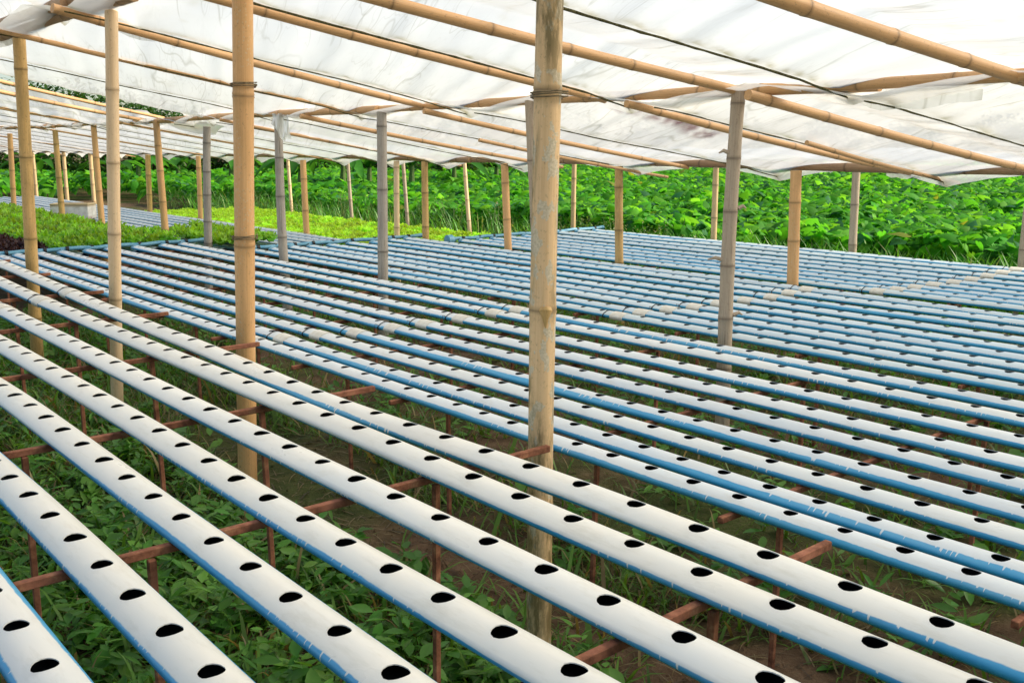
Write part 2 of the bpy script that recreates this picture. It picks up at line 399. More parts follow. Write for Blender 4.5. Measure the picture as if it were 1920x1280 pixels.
def ring_mesh(name, y0, y1, grow, wob, thick=.002):
    o = loop_profile(1, grow + thick); i = loop_profile(1, grow); n = len(o); V = []; F = []
    for y, pr in ((y0, i), (y0, o), (y1, o), (y1, i)): V += [(x, y, z) for x, z in pr]
    for r in range(3):
        for j in range(n): F.append((r * n + j, r * n + (j + 1) % n, (r + 1) * n + (j + 1) % n, (r + 1) * n + j))
    return mesh(name, wob(np.array(V)), F, True, 40)
def cap_mesh(name, y0, y1, wob):
    o = loop_profile(1, .003); n = len(o); V = [(x, y0, z) for x, z in o] + [(x, y1, z) for x, z in o]
    F = [(j, (j + 1) % n, n + (j + 1) % n, n + j) for j in range(n)] + [tuple(range(n - 1, -1, -1)), tuple(range(n, 2 * n))]
    return mesh(name, wob(np.array(V)), F, True, 40)
def make_gutter(x, z, y0, y1, hole0, pitch, mat, seed, label, group, coupler=None, cap=True, holes=True, bend=None, amp=(.006, .006), inner=True, cat='gutter'):
    r = np.random.default_rng(seed); ph = r.uniform(0, 100, 2); tilt = r.uniform(-.004, .004)
    def wob(V):
        V = np.array(V, float); yy = V[:, 1]
        V[:, 0] += amp[0] * vnoise(yy * .45 + ph[0], yy * 0, seed) + (np.interp(yy, bend[0], bend[1]) if bend else 0)
        V[:, 2] += amp[1] * vnoise(yy * .8 + ph[1], yy * 0, seed + 1) + tilt
        V[:, 1] -= ymid
        return V
    ymid = 0.5 * (y0 + y1)
    root = empty('growing_gutter', (x, ymid, z)); tag(root, label, cat, group)
    link('channel', gutter_mesh('channel', y0, y1, hole0, pitch, holes, wob), mat, root)
    if inner and holes:  # added liner, coloured dark as the shade seen through the holes
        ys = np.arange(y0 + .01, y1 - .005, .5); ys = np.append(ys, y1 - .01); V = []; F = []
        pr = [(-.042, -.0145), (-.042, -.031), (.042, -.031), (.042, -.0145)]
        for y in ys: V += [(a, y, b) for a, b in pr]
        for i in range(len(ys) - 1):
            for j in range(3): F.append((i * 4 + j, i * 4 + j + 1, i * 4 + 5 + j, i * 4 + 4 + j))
        link('shade_liner', mesh('shade_liner', wob(np.array(V)), F, False), M['inner'], root)
    for cy in (coupler or []):
        link('coupler', ring_mesh('coupler', cy - .06, cy + .055, .0015, wob, .003), M['coupler'], root)
        wy = cy + .125 + r.uniform(-.02, .02); s = r.uniform(-.008, .008)
        me = ring_mesh('wire_tie', wy, wy + .0055, .0015, wob, .0035)
        wt = link('wire_tie', me, M['wire'], root)
        if r.random() < .6:
            mb = MB(); zz = -.012; mb.tube([(-GW - .004, wy - ymid, zz), (-GW - .018, wy - ymid + .01, zz + .006), (-GW - .024, wy - ymid + .006, zz - .016)], .0022, 5)
            link('wire_end', mb.me('wire_end'), M['wire'], wt)
    if cap: link('end_cap', cap_mesh('end_cap', y1 - .05, y1 + .004, wob), M['pipe'], root)
    return root

zA, zB, zC, zD = .90, .68, .625, .625
TA = [1.68, 1.51, 1.27, 1.04, .82, .59, .39, .165, -.06]
HA0 = [3.02, 1.74, 2.47, 2.69, 3.07, 2.73, 2.03, 2.2, 2.4]
CA = [6.08, 5.88, 5.72, 5.9, 5.8, 5.95, 5.85, 5.9, 5.9]
for i, v in enumerate(TA):
    bend = ([0, 3.0, 4.5, 5.4, 6.3, 7.3, 10], [0.005, -.015, .005, .04, .075, .11, .15]) if i == 0 else ([0, 4, 6, 10], [0, 0, .03 * (i < 3), .10 * (i < 3)])
    make_gutter(v, zA, -1.6, 10.45, HA0[i], .188 if i in (0, 1) else .1805, M['gutA'], 100 + i,
                f'{ORD[i]} gutter of the raised front table, counted from the aisle of bamboo posts', 'white and blue gutters of the raised front table',
                [CA[i]], bend=bend, amp=(.006, .009))
TB = [2.42, 2.576, 2.78, 2.997, 3.243, 3.463, 3.739, 4.037, 4.255]
HB0 = [2.30, 2.48, 2.62, 2.94, 3.11, 3.45, 3.64, 4.05, 4.21]
CB = [5.10, 5.02, 4.98, 4.93, 4.90, 4.88, 4.88, 4.92, 4.93]
for i, v in enumerate(TB):
    make_gutter(v, zB, -1.6, 10.62, HB0[i], .189 if i > 6 else .1805, M['gutB'], 200 + i,
                f'{ORD[i]} gutter of the second table, counted from the front aisle', 'white and blue gutters of the second table', [CB[i], -.9], amp=(.005, .006))
TC = [4.81, 5.023, 5.258, 5.488, 5.74, 6.0, 6.312, 6.572, 6.80]
HC0 = [4.33, 4.3, 4.77, 5.11, 5.10, 5.1, 5.09, 5.95, 5.4]
CC = [4.53, 4.52, 4.48, 4.44, 4.42, 4.38, 4.37, 4.39, 4.39]
for i, v in enumerate(TC):
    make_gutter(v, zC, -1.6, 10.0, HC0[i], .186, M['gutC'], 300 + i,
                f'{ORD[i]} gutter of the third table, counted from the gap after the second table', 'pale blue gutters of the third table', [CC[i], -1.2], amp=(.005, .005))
TD = [7.17, 7.42, 7.64, 7.88, 8.15, 8.43, 8.75, 9.08, 9.40]
CD = [3.99, 3.96, 3.93, 3.90, 3.86, 3.84, 3.85, 3.87, 3.89]
for i, v in enumerate(TD):
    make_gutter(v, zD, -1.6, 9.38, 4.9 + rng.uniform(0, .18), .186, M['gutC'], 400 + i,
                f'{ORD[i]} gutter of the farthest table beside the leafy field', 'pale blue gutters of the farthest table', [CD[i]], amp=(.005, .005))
# tables beyond the supply pipes: red and green lettuce, empty ones, bright lettuce
TE = [2.50, 2.70, 2.90, 3.10, 3.30, 3.50, 3.70, 3.90, 4.10, 4.30]
for i, v in enumerate(TE):
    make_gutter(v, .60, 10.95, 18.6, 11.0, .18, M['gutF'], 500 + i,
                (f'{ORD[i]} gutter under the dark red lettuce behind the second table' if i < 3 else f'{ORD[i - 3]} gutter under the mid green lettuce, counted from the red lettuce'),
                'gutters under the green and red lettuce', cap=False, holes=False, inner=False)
TF = [4.66, 4.86, 5.06, 5.26, 5.46, 5.66, 5.86, 6.04, 6.22]
for i, v in enumerate(TF):
    make_gutter(v, .60, 10.45, 24.0, 11.05 + rng.uniform(0, .1), .18, M['gutF'], 520 + i,
                f'{ORD[i]} grey empty gutter of the far table with the foam box', 'grey empty gutters of the far table', cap=False)
TG = [6.50 + .2 * k for k in range(10)]
for i, v in enumerate(TG):
    make_gutter(v, .44, 10.25, 18.0, 11.0, .18, M['gutF'], 540 + i,
                f'{ORD[i]} gutter under the lime green lettuce, counted from the grey gutters', 'gutters under the lime green lettuce', cap=False, holes=False, inner=False)

# ------------------------------------------------------------------ supply pipes at the gutter ends
def header(xs, y, z, x0, x1, label, valve=False):
    root = empty('supply_pipe', (x0, y, z)); tag(root, label, 'pipe', 'blue supply pipes at the table ends')
    n = 14; pts = [(x1 * k / n + x0 * (1 - k / n) - x0, .012 * math.sin(k * 1.7), .006 * math.sin(k * 2.3 + 1)) for k in range(n + 1)]
    mb = MB(); mb.tube(pts, .021, 10); link('pipe', mb.me('pipe'), M['pipe'], root)
    for x in xs:
        mb = MB(); mb.tube([(x - x0 + .055, 0, 0), (x - x0 + .085, 0, 0)], .027, 10); link('clamp', mb.me('clamp'), M['band'], root)
        mb = MB(); mb.tube([(x - x0, .0, .0), (x - x0, -.02, -.02), (x - x0, -.05, -.032)], .012, 8); link('feed_hose', mb.me('feed_hose'), M['band'], root)
    mb = MB(); mb.tube([(x1 - x0 - .03, 0, 0), (x1 - x0 + .012, 0, 0)], .028, 10); link('end_cap', mb.me('end_cap'), M['pipe'], root)
    if valve:
        mb = MB(); mb.tube([(-.055, 0, -.01), (-.05, 0, -.01), (.02, 0, -.01), (.025, 0, -.01)], [.045, .062, .062, .045], 14); mb.tube([(.02, 0, -.01), (.06, 0, 0)], .034, 10)
        link('valve', mb.me('valve'), M['pipe'], root)
header(TA, 10.52, zA - .0, -.2, 1.95, 'blue supply pipe at the far end of the raised front table')
header(TB, 10.70, zB - .0, 2.2, 4.52, 'blue supply pipe with black clamps in front of the green lettuce')
header(TC, 10.07, zC + .0, 4.66, 7.06, 'blue supply pipe across the third table end, before the lime lettuce')
header(TD, 9.45, zD + .0, 7.05, 9.62, 'blue supply pipe with round end valve at the farthest table', True)

# ------------------------------------------------------------------ rusty trestles
def trestle(y, ztop, x0, x1, legs, label, group, seed):
    r = random.Random(seed); s = .0095
    root = empty('steel_trestle', (x0, y, 0)); root.rotation_euler.z = r.uniform(-.012, .012); tag(root, label, 'trestle', group)
    mb = MB(); mb.box(0, x1 - x0, -s, s, ztop - .020, ztop, .002); link('cross_bar', mb.me('cross_bar'), M['rust'], root)
    for lx in legs:
        mb = MB(); a = r.uniform(-.02, .02)
        mb.box(-.009, .009, -.009, .009, -.10, ztop - .021, .002); o = link('leg', mb.me('leg'), M['rust'], root, (lx - x0 + a, r.choice((-1, 1)) * .001, 0)); o.rotation_euler = (r.uniform(-.02, .02), r.uniform(-.02, .02), 0)
for i, y in enumerate([-.92, .1, 1.13, 2.12, 3.09, 4.12, 5.19, 6.25, 7.36, 8.4, 9.4]):
    trestle(y, zA - GH - .002, -.22, 1.93 + (.05 if y > 4 else 0), (-.05, .72, 1.50), f'{ORD[i]} rusty trestle of the raised front table, counted from the camera', 'rusty trestles of the raised front table', i)
for i, y in enumerate([-.9, .0, .88, 1.75, 2.6, 3.56, 4.46, 5.44, 6.4, 7.35, 8.3, 9.25, 10.2]):
    trestle(y, zB - GH - .002, 2.31, 4.42, (2.62, 4.05), f'{ORD[i]} rusty trestle under the second table, counted from the camera', 'rusty trestles of the second table', 30 + i)
for i, y in enumerate([-.6, .35, 1.25, 2.17, 3.1, 3.98, 4.9, 5.85, 6.8, 7.75, 8.7, 9.6]):
    trestle(y, zC - GH - .002, 4.72, 6.96, (4.95, 6.6), f'{ORD[i]} rusty trestle under the third table, counted from the camera', 'rusty trestles of the third table', 60 + i)
for i, y in enumerate([-.6, .4, 1.4, 2.4, 3.4, 4.4, 5.4, 6.4, 7.4, 8.4, 9.1]):
    trestle(y, zD - GH - .002, 7.05, 9.55, (7.3, 9.2), f'{ORD[i]} rusty trestle under the farthest table, counted from the camera', 'rusty trestles of the farthest table', 90 + i)
for i, y in enumerate([11.2, 12.6, 14.0, 15.4, 16.8, 18.2]):
    trestle(y, .60 - GH - .002, 2.4, 4.42, (2.6, 4.1), f'{ORD[i]} rusty trestle under the red and mid green lettuce table', 'rusty trestles of the lettuce table', 120 + i)
for i, y in enumerate([10.8, 12.6, 14.4, 16.2, 18.0, 19.8, 21.6, 23.4]):
    trestle(y, .60 - GH - .002, 4.57, 6.32, (4.8, 6.1), f'{ORD[i]} rusty trestle under the grey empty far gutters', 'rusty trestles of the grey gutters', 140 + i)
for i, y in enumerate([10.6, 12.4, 14.2, 16.0, 17.7]):
    trestle(y, .44 - GH - .002, 6.42, 8.4, (6.7, 8.1), f'{ORD[i]} rusty trestle under the lime green lettuce table', 'rusty trestles of the lime lettuce table', 160 + i)

# ------------------------------------------------------------------ bamboo
def bamboo_mesh(name, p0, p1, r0, r1, gap, seed, bow=.0, k=14, swell=.085, t0=None):
    r = np.random.default_rng(seed); p0 = np.array(p0, float); p1 = np.array(p1, float); L = np.linalg.norm(p1 - p0)
    d = (p1 - p0) / L; a = np.array([0, 0, 1.0]) if abs(d[2]) < .8 else np.array([0, 1.0, 0])
    u = np.cross(d, a); u /= np.linalg.norm(u); w = np.cross(u, d)
    st = [(0, 1.0, 0)]; t = t0 if t0 is not None else r.uniform(.25, .9) * gap
    while t < L - .05:
        st += [(t - .05, 1.0, .0), (t - .012, 1.0 + swell * .2, .05), (t - .004, 1 + swell, .55), (t + .001, 1 + swell * .25, 1.0), (t + .006, 1 + swell * .8, .45), (t + .018, 1.0 + swell * .25, .1), (t + .055, .985, 0)]
        g = gap * (r.uniform(.97, 1.03) if t0 is not None else r.uniform(.85, 1.2))
        st.append((t + g * .5, .975, 0)); t += g
    st = [s for s in st if 0 <= s[0] < L - .002] + [(L, 1.0, 0)]; st.sort()
    V = []; F = []; B = []; N = []; ph = r.uniform(0, 6.28); b2 = r.uniform(-.35, .35)
    for t, s, nd in st:
        f = t / L; rad = (r0 + (r1 - r0) * f) * s
        c = p0 + d * t + (w * math.sin(f * math.pi) * bow) + u * bow * b2 * math.sin(f * 2 * math.pi + ph)
        for j in range(k):
            an = 2 * math.pi * j / k; V.append(c + rad * (math.cos(an) * u + math.sin(an) * w)); B.append((rad * math.cos(an), rad * math.sin(an), t)); N.append(nd)
    m = len(st)
    for i in range(m - 1):
        for j in range(k): F.append((i * k + j, i * k + (j + 1) % k, (i + 1) * k + (j + 1) % k, (i + 1) * k + j))
    F.append(tuple(range(k - 1, -1, -1))); F.append(tuple((m - 1) * k + j for j in range(k)))
    return mesh(name, V, F, True, 60, vec={'bco': B}, flt={'node': N})
def lashing(root, p, r, seed, mat='wire_old', turns=3, h=.02):
    rr = random.Random(seed); mb = MB(); pts = []
    for i in range(turns * 10 + 1):
        a = 2 * math.pi * i / 10; pts.append((p[0] + (r + .003) * math.cos(a), p[1] + (r + .003) * math.sin(a), p[2] + h * (i / (turns * 10) - .5) + rr.uniform(-.002, .002)))
    mb.tube(pts, .0024, 5); link('wire_lashing', mb.me('wire_lashing'), M[mat], root)
def post(xb, yb, xt, yt, ztop, rad, mat, label, group, seed, gap=.32, bow=.012, tie=(), twigs=(), taper=.93, n0=None):
    root = empty('bamboo_post', (xb, yb, 0)); tag(root, label, 'post', group)
    top = (xt - xb, yt - yb, ztop)
    link('culm', bamboo_mesh('culm', (0, 0, -.12), top, rad, rad * taper, gap, seed, bow, t0=n0), M[mat], root)
    for q, z in enumerate(tie):
        f = z / ztop; lashing(root, (top[0] * f, top[1] * f, z), rad * (1 - (1 - taper) * f) * 1.06 + bow * .7, seed * 7 + q)
    for (z, ang, ln) in twigs:
        f = z / ztop; c = np.array([top[0] * f, top[1] * f, z]); dr = np.array([math.cos(ang), math.sin(ang), .1])
        mb = MB(); mb.tube([c + dr * rad * .7, c + dr * (rad + ln * .5) + np.array([0, 0, .012]), c + dr * (rad + ln) + np.array([0, 0, -.004])], [.013, .010, .004], 7)
        me = mb.me('twig_stub'); V = np.zeros((len(me.vertices), 3)); 
        a = me.attributes.new('bco', 'FLOAT_VECTOR', 'POINT'); a.data.foreach_set('vector', np.array(mb.V, np.float32).ravel())
        link('twig_stub', me, M[mat], root)
    return root
gAB = 'bamboo posts along the front aisle'; gBC = 'bamboo posts between the second and third tables'; gCD = 'bamboo posts before the farthest table'; gBK = 'thin bamboo posts at the edge of the leafy field'
post(1.96, 2.18, 1.96, 2.135, 2.56, .0405, 'bam_lichen', 'thick bamboo post with grey lichen patches in the middle of the front aisle', gAB, 1, .62, .012, (1.885,), taper=.98, n0=.76)
_lp = [o for o in col.objects if o.name == 'bamboo_post'][0]
mb = MB(); cd = np.array([-.647, -.763, 0]) ; sd = np.array([.763, -.647, 0]); c0 = np.array([0, -.022, 1.262]) + cd * .040
mb.tube([c0 + (0, 0, -.05) - cd * .002, c0 + (0, 0, -.022) - cd * .006, c0 - cd * .013, c0 + (0, 0, .010) - cd * .016], [.002, .010, .021, .017], 10)
_me = mb.me('branch_scar'); _a = _me.attributes.new('bco', 'FLOAT_VECTOR', 'POINT'); _a.data.foreach_set('vector', np.array(mb.V, np.float32).ravel()); link('branch_scar', _me, M['bam_brown'], _lp)
post(2.0, 4.39, 2.0, 4.135, 2.56, .0455, 'bam_tan', 'orange tan bamboo post with pale round spots and two wire bindings', gAB, 2, .68, .010, (1.325, 2.0), taper=1.0, n0=.74)
post(2.0, 6.26, 2.0, 5.78, 2.475, .038, 'bam_pale', 'pale smooth bamboo post with a dark burnt top, left of the orange one', gAB, 3, .415, .008, n0=.55)
post(2.0, 8.0, 2.0, 7.64, 2.52, .046, 'bam_brown', 'brown mottled bamboo post nearest the left edge of the front aisle', gAB, 4, .595, .008, n0=.58)
post(1.98, .35, 1.98, .38, 2.60, .042, 'bam_pale', 'bamboo post in the front aisle outside the right edge', gAB, 5)
post(1.98, 9.4, 1.98, 9.2, 2.50, .04, 'bam_tan', 'bamboo post in the front aisle beyond the left edge', gAB, 6)
dr = lambda px: px
post(4.50, 3.42, 4.50, 3.41, 2.04, .043, 'bam_greytan', 'grey tan bamboo post with broken twig stubs right of centre', gBC, 11, .30, .015, (), ((1.10, math.pi * .78, .085), (1.69, math.pi * .8, .05), (.79, -R(40), .04), (1.39, -R(40), .03)), taper=.86, n0=.60)
post(4.50, 4.93, 4.50, 5.12, 2.03, .036, 'bam_greytan', 'thin bamboo post half hidden behind the lichen covered post', gBC, 12, .4, .02)
post(4.50, 7.0, 4.50, 6.94, 2.0, .046, 'bam_grey', 'weathered grey cracked bamboo post, straight, over the second table end', gBC, 13, .50, .006, taper=.88, n0=.47)
post(4.50, 8.70, 4.50, 8.74, 1.99, .048, 'bam_grey', 'crooked grey bamboo post with torn plastic hanging from its top', gBC, 14, .34, .03, taper=.8)
post(4.50, 10.60, 4.50, 10.36, 1.92, .047, 'bam_grey', 'grey bamboo post under the sagging corner of the plastic sheet', gBC, 15, .28, .012, taper=.85)
post(4.48, 11.66, 4.48, 11.73, 2.0, .045, 'bam_tan', 'leaning tan bamboo post at the end of the second table pipe', gBC, 16, .34, .006, taper=.85)
post(4.40, 13.68, 4.40, 13.72, 2.0, .046, 'bam_tan', 'leaning tan bamboo post between the pale post and the foam box', gBC, 17, .45, .006, taper=.8)
post(4.36, 15.31, 4.36, 15.28, 1.93, .047, 'bam_brown', 'leaning bamboo post standing in front of the foam box', gBC, 18, .4, .006, taper=.8)
post(4.50, 18.6, 4.50, 18.3, 1.9, .045, 'bam_tan', 'bamboo post beyond the lettuce, outside the left edge', gBC, 19)
post(4.50, 1.6, 4.50, 1.7, 2.05, .043, 'bam_greytan', 'bamboo post between tables outside the right edge', gBC, 20)
def row(lst, group, rad, zt, seed):
    for i, (x, y, m, lab, dx, dy, rr) in enumerate(lst): post(x, y, x + dx, y + dy, zt, rad * rr, m, lab, group, seed + i, .36, .008)
row([(7.02, 4.65, 'bam_tan', 'straight tan bamboo post behind the right end of the third table', 0, .06, 1.1), (7.02, 6.62, 'bam_brown', 'brown bamboo post beside the farthest table, right of the lichen post', 0, .07, .95),
     (7.02, 8.28, 'bam_tan', 'tan bamboo post by the round pipe valve', 0, .13, 1.0), (7.02, 9.91, 'bam_brown', 'blackish spotted bamboo post at the end of the third table pipe', 0, .0, .97),
     (7.02, 10.55, 'bam_pale', 'pale bamboo post right of the straight grey post among lime lettuce', 0, -.03, .85),
     (6.36, 11.65, 'bam_tan', 'tan bamboo post at the near corner of the lime lettuce', 0, .06, .95)], gCD, .045, 1.53, 40)
row([(6.4, 15.22, 'bam_tan', 'thin bamboo post behind the grey gutters, half hidden by the grey post', 0, -.1, .9), (6.4, 17.4, 'bam_brown', 'brown bamboo post at the far corner of the lime lettuce', 0, -.15, 1.05),
     (7.1, 22.5, 'bam_far', 'pale bamboo post behind the right end of the foam box', 0, 0, 1), (7.1, 24.4, 'bam_far', 'pale bamboo post behind the left end of the foam box', 0, 0, 1),
     (7.1, 26.9, 'bam_far', 'far pale bamboo post right of the brown mottled post', 0, 0, .95), (7.1, 29.1, 'bam_far', 'far pale bamboo post at the left edge of the picture', 0, 0, .85),
     (7.02, 2.1, 'bam_tan', 'bamboo post before the farthest table outside the right edge', 0, 0, 1)], gCD, .045, 1.55, 50)
row([(9.72, 5.73, 'bam_greytan', 'grey bamboo post at the field edge right of the straight tan post', 0, .05, 1.0), (9.72, 7.62, 'bam_far', 'slim tan bamboo post at the field edge behind the twiggy post', 0, .03, .85),
     (9.72, 10.12, 'bam_far', 'slim bamboo post at the field edge right of the lichen post', 0, .0, .8), (9.72, 12.45, 'bam_pale', 'slim leaning bamboo post by the flowering weeds and lime lettuce', 0, .20, .75),
     (9.72, 14.2, 'bam_greytan', 'slim grey leaning bamboo post behind the pale one', 0, .18, .75), (9.72, 16.05, 'bam_greytan', 'slim grey bamboo post behind the lime lettuce', 0, .15, .75),
     (9.72, 18.42, 'bam_pale', 'slim pale bamboo post behind the lime lettuce, left of the grey slim ones', 0, .1, .75), (9.72, 3.97, 'bam_greytan', 'grey bamboo post at the right edge of the picture', 0, .0, 1.0),
     (9.74, 9.28, 'bam_grey', 'slim whitish post hidden behind the brown bamboo post', 0, .02, .7)], gBK, .045, 1.60, 60)

def pole(name, p0, p1, r0, r1, mat, label, group, seed, bow=.02, gap=.45, cat='bamboo pole', ties=()):
    root = empty(name, p0); tag(root, label, cat, group)
    q = tuple(np.array(p1) - np.array(p0)); link('culm', bamboo_mesh('culm', (0, 0, 0), q, r0, r1, gap, seed, bow, 12), M[mat], root)
    return root
# beams on the post rows
def beam_row(x, y0, y1, z0, z1, r, mat, name, labs, group, seed, n):
    ys = np.linspace(y0, y1, n + 1)
    for i in range(n):
        za = z0 + (z1 - z0) * i / n; zb = z0 + (z1 - z0) * (i + 1) / n; o = .035 * (i % 2)
        pole('bamboo_beam', (x + o, ys[i] - .2, za), (x + o, ys[i + 1] + .2, zb), r, r * .85, mat, labs % ORD[i], group, seed + i, .012)
beam_row(1.93, -1.6, 10.6, 2.60, 2.54, .036, 'bam_beam', 'b', '%s bamboo beam over the front aisle posts, counted from the camera', 'bamboo beams over the front aisle', 200, 3)
pole('bamboo_beam', (1.99, 5.4, 2.505), (2.01, 8.4, 2.505), .034, .03, 'bam_beam', 'dark brown doubled bamboo beam under the ragged sheet edge', 'bamboo beams over the front aisle', 207, .01)
beam_row(4.50, -1.6, 20.4, 2.035, 1.985, .033, 'bam_raft', 'b', '%s bamboo beam above the second and third tables, counted from the camera', 'bamboo beams above the second table edge', 210, 5)
beam_row(7.06, -1.6, 31.0, 1.555, 1.565, .036, 'bam_beam', 'b', '%s brown bamboo beam along the low sheet edge, counted from the camera', 'brown bamboo beams along the low edge', 220, 6)
beam_row(9.72, -1.6, 20.0, 1.63, 1.63, .033, 'bam_raft', 'b', '%s bamboo beam over the field edge posts, counted from the camera', 'bamboo beams at the field edge', 230, 4)

# roof planes (world z):  z = z45 + slope * (x - 4.5)
def zr1(x): return 2.045 - .163 * (x - 4.5)
def zr2(x): return 1.985 - .168 * (x - 4.5)
raf = 'bamboo rafters under the plastic sheets'
def rafter1(ya, yb, r, label, seed, x0=1.75, x1=4.58, dz=-.015):
    f = lambda x: ya + (yb - ya) * (x - 2.0) / 2.5
    pole('bamboo_rafter', (x0, f(x0), zr1(x0) + dz), (x1, f(x1), zr1(x1) + dz), r, r * .85, 'bam_raft', label, raf, seed, -.012, .42)
rafter1(2.35, 1.95, .034, 'thick bamboo rafter in the upper right corner of the roof', 301)
rafter1(3.85, 3.42, .030, 'bamboo rafter running down to the top of the twiggy post', 302)
rafter1(4.62, 4.50, .029, 'bamboo rafter passing behind the top of the lichen post', 303)
rafter1(6.02, 6.38, .027, 'bamboo rafter crossing behind the orange tan post', 304)
rafter1(7.30, 7.52, .020, 'thin bamboo rafter behind the pale post', 305)
rafter1(10.45, 11.55, .021, 'bamboo rafter along the open left end of the roof sheet', 306, 1.9, 4.5)
rafter1(.8, .6, .03, 'bamboo rafter of the front roof outside the right edge', 307)
rafter1(11.55, 12.15, .024, 'bamboo rafter at the start of the far left sheet', 308, 2.7, 4.55, -.03)
rafter1(14.2, 14.4, .022, 'bamboo rafter midway under the far left sheet', 309)
def rafter2(ya, yb, r, label, seed, x0=4.42, x1=7.16, dz=-.018):
    f = lambda x: ya + (yb - ya) * (x - 4.5) / 2.6
    pole('bamboo_rafter', (x0, f(x0), zr2(x0) + dz), (x1, f(x1), zr2(x1) + dz), r, r * .8, 'bam_raft', label, raf, seed, -.012, .42)
rafter2(3.20, 2.75, .029, 'bamboo rafter running from the twiggy post to the right edge', 311, 4.34, 7.0)
rafter2(4.15, 3.78, .025, 'bamboo rafter from the lichen post down to the low edge', 312, 4.42, 7.1)
rafter2(3.80, 3.55, .017, 'thin bamboo rafter poking out past the low sheet edge at the right', 313, 5.6, 7.35, -.05)
rafter2(6.95, 6.55, .017, 'thin bamboo rafter poking out past the low edge beside the lichen post', 314, 5.4, 7.5, -.06)
rafter2(6.20, 5.9, .022, 'bamboo rafter left of the lichen post under the second sheet', 315, 4.4, 7.1)
rafter2(8.10, 7.8, .022, 'bamboo rafter right of the straight grey post under the second sheet', 316, 4.4, 7.3)
rafter2(9.8, 9.7, .02, 'bamboo rafter behind the orange post under the second sheet', 317, 4.4, 7.4)
for i, y in enumerate([12.6, 16.4, 21, 26]):
    rafter2(y, y - .2, .014, f'{ORD[i]} thin rafter of the far left second sheet, counted from the grey posts', 320 + i, 4.4, 7.45)
rafter2(1.2, .9, .026, 'bamboo rafter of the second sheet outside the right edge', 330)

# ------------------------------------------------------------------ plastic sheets and the ropes that hold them
def sheet(name, y0, y1, x0, x1, zf, valleys, amp, label, seed, dy=.045, dx=.05, edge=.05, marks=None, wr=1.0, notch=None, vdrop=.03, ylo=None, yhi=None):
    """valleys: (y at x0, y at x1) of each rope; ridges midway"""
    ny = int((y1 - y0) / dy) + 1; nx = int((x1 - x0) / dx) + 1
    ys = np.linspace(y0, y1, ny); xs = np.linspace(x0, x1, nx); Xg, Yg = np.meshgrid(xs, ys, indexing='ij')
    lo = np.array([ylo(x) if ylo else y0 for x in xs]); hi = np.array([yhi(x) if yhi else y1 for x in xs]); Yg = lo[:, None] + (hi - lo)[:, None] * ((ys - y0) / (y1 - y0))[None, :]
    Zg = np.zeros_like(Xg); St = np.zeros_like(Xg); ZV = []
    for i, x in enumerate(xs):
        f = (x - x0) / (x1 - x0); vy = sorted(a + (b - a) * f for a, b in valleys)
        kn = [vy[0] - .8] + [t for k in range(len(vy) - 1) for t in (vy[k], .5 * (vy[k] + vy[k + 1]))] + [vy[-1], vy[-1] + .8]
        kv = [1.0] + [t for k in range(len(vy) - 1) for t in (-1.0, 1.0)] + [-1.0, 1.0]
        yr = Yg[i]; zz = np.interp(yr, kn, kv); ZV.append(zz); Zg[i] = zf(x) + amp * (zz * .5 + .5 * np.sign(zz) * np.abs(zz) ** 1.6) * (1 + .25 * math.sin(3.0 * f))
        dmin = np.min(np.abs(yr[:, None] - np.array(vy)[None, :]), axis=1)
        St[i] = .85 * np.exp(-dmin / .016) + .30 * np.exp(-dmin / .075)
    p = .93 * Yg + .37 * Xg; q = -.37 * Yg + .93 * Xg
    n1 = vnoise(q * 3.1 + 5, p * .45, seed); n2 = vnoise(q * 8 + 2, p * .8 + 7, seed + 1); n3 = vnoise(q * 17, p * 1.6, seed + 2)
    Zg += wr * (.020 * (np.abs(n1) - .4) + .011 * (np.abs(n2) - .4) + .005 * n3)
    n4 = vnoise(q * 6 + 9, p * .6 + 3, seed + 3); St += .28 * np.clip(1 - np.abs(n4) / .05, 0, 1) * (vnoise(p * 1.4, q * 1.4, seed + 5) > .0)
    ZZ = np.stack(ZV); Zg += np.clip((Xg - (x1 - .55)) / .55, 0, 1) ** 1.5 * np.where(ZZ < 0, ZZ, 0) * vdrop
    ed = np.clip((Xg - (x1 - .10)) / .10, 0, 1); Zg -= edge * ed ** 2; St += .22 * ed * (vnoise(Yg * 5, Xg, seed + 9) * .5 + .6)
    Xg = Xg + .03 * vnoise(Yg * 2.2, Xg * 0, seed + 6) * ((Xg > x1 - .2) | (Xg < x0 + .2))
    Mk = np.zeros_like(Xg)
    for (my, mx0, mx1, w) in (marks or []):
        tt = np.clip((Xg - mx0) / (mx1 - mx0), 0, 1); inside = (Xg > mx0) & (Xg < mx1)
        Mk = np.maximum(Mk, inside * np.clip(1.2 - np.abs(Yg - my - .05 * vnoise(Xg * 4, Xg * 0, 3)) / (w * (.35 + .65 * tt)), 0, 1) * np.clip(.25 + 1.1 * (vnoise(q * 26, p * 2.5, 77) > -.15), 0, 1))
    idx = np.arange(nx * ny).reshape(nx, ny); Fq = np.stack([idx[:-1, :-1], idx[:-1, 1:], idx[1:, 1:], idx[1:, :-1]], -1)
    keep = np.ones(Fq.shape[:2], bool)
    if notch is not None: keep &= ~notch(Xg[:-1, :-1], Yg[:-1, :-1])
    o = link(name, mesh(name, np.stack([Xg, Yg, Zg], -1).reshape(-1, 3), Fq[keep].reshape(-1, 4), True, None, None, None, {'stain': np.clip(St, 0, 1).ravel(), 'mark': np.clip(Mk, 0, 1).ravel()}), M['film'])
    tag(o, label, 'plastic sheet', 'milky plastic roof sheets')
    return ys, xs, Xg, Yg, Zg
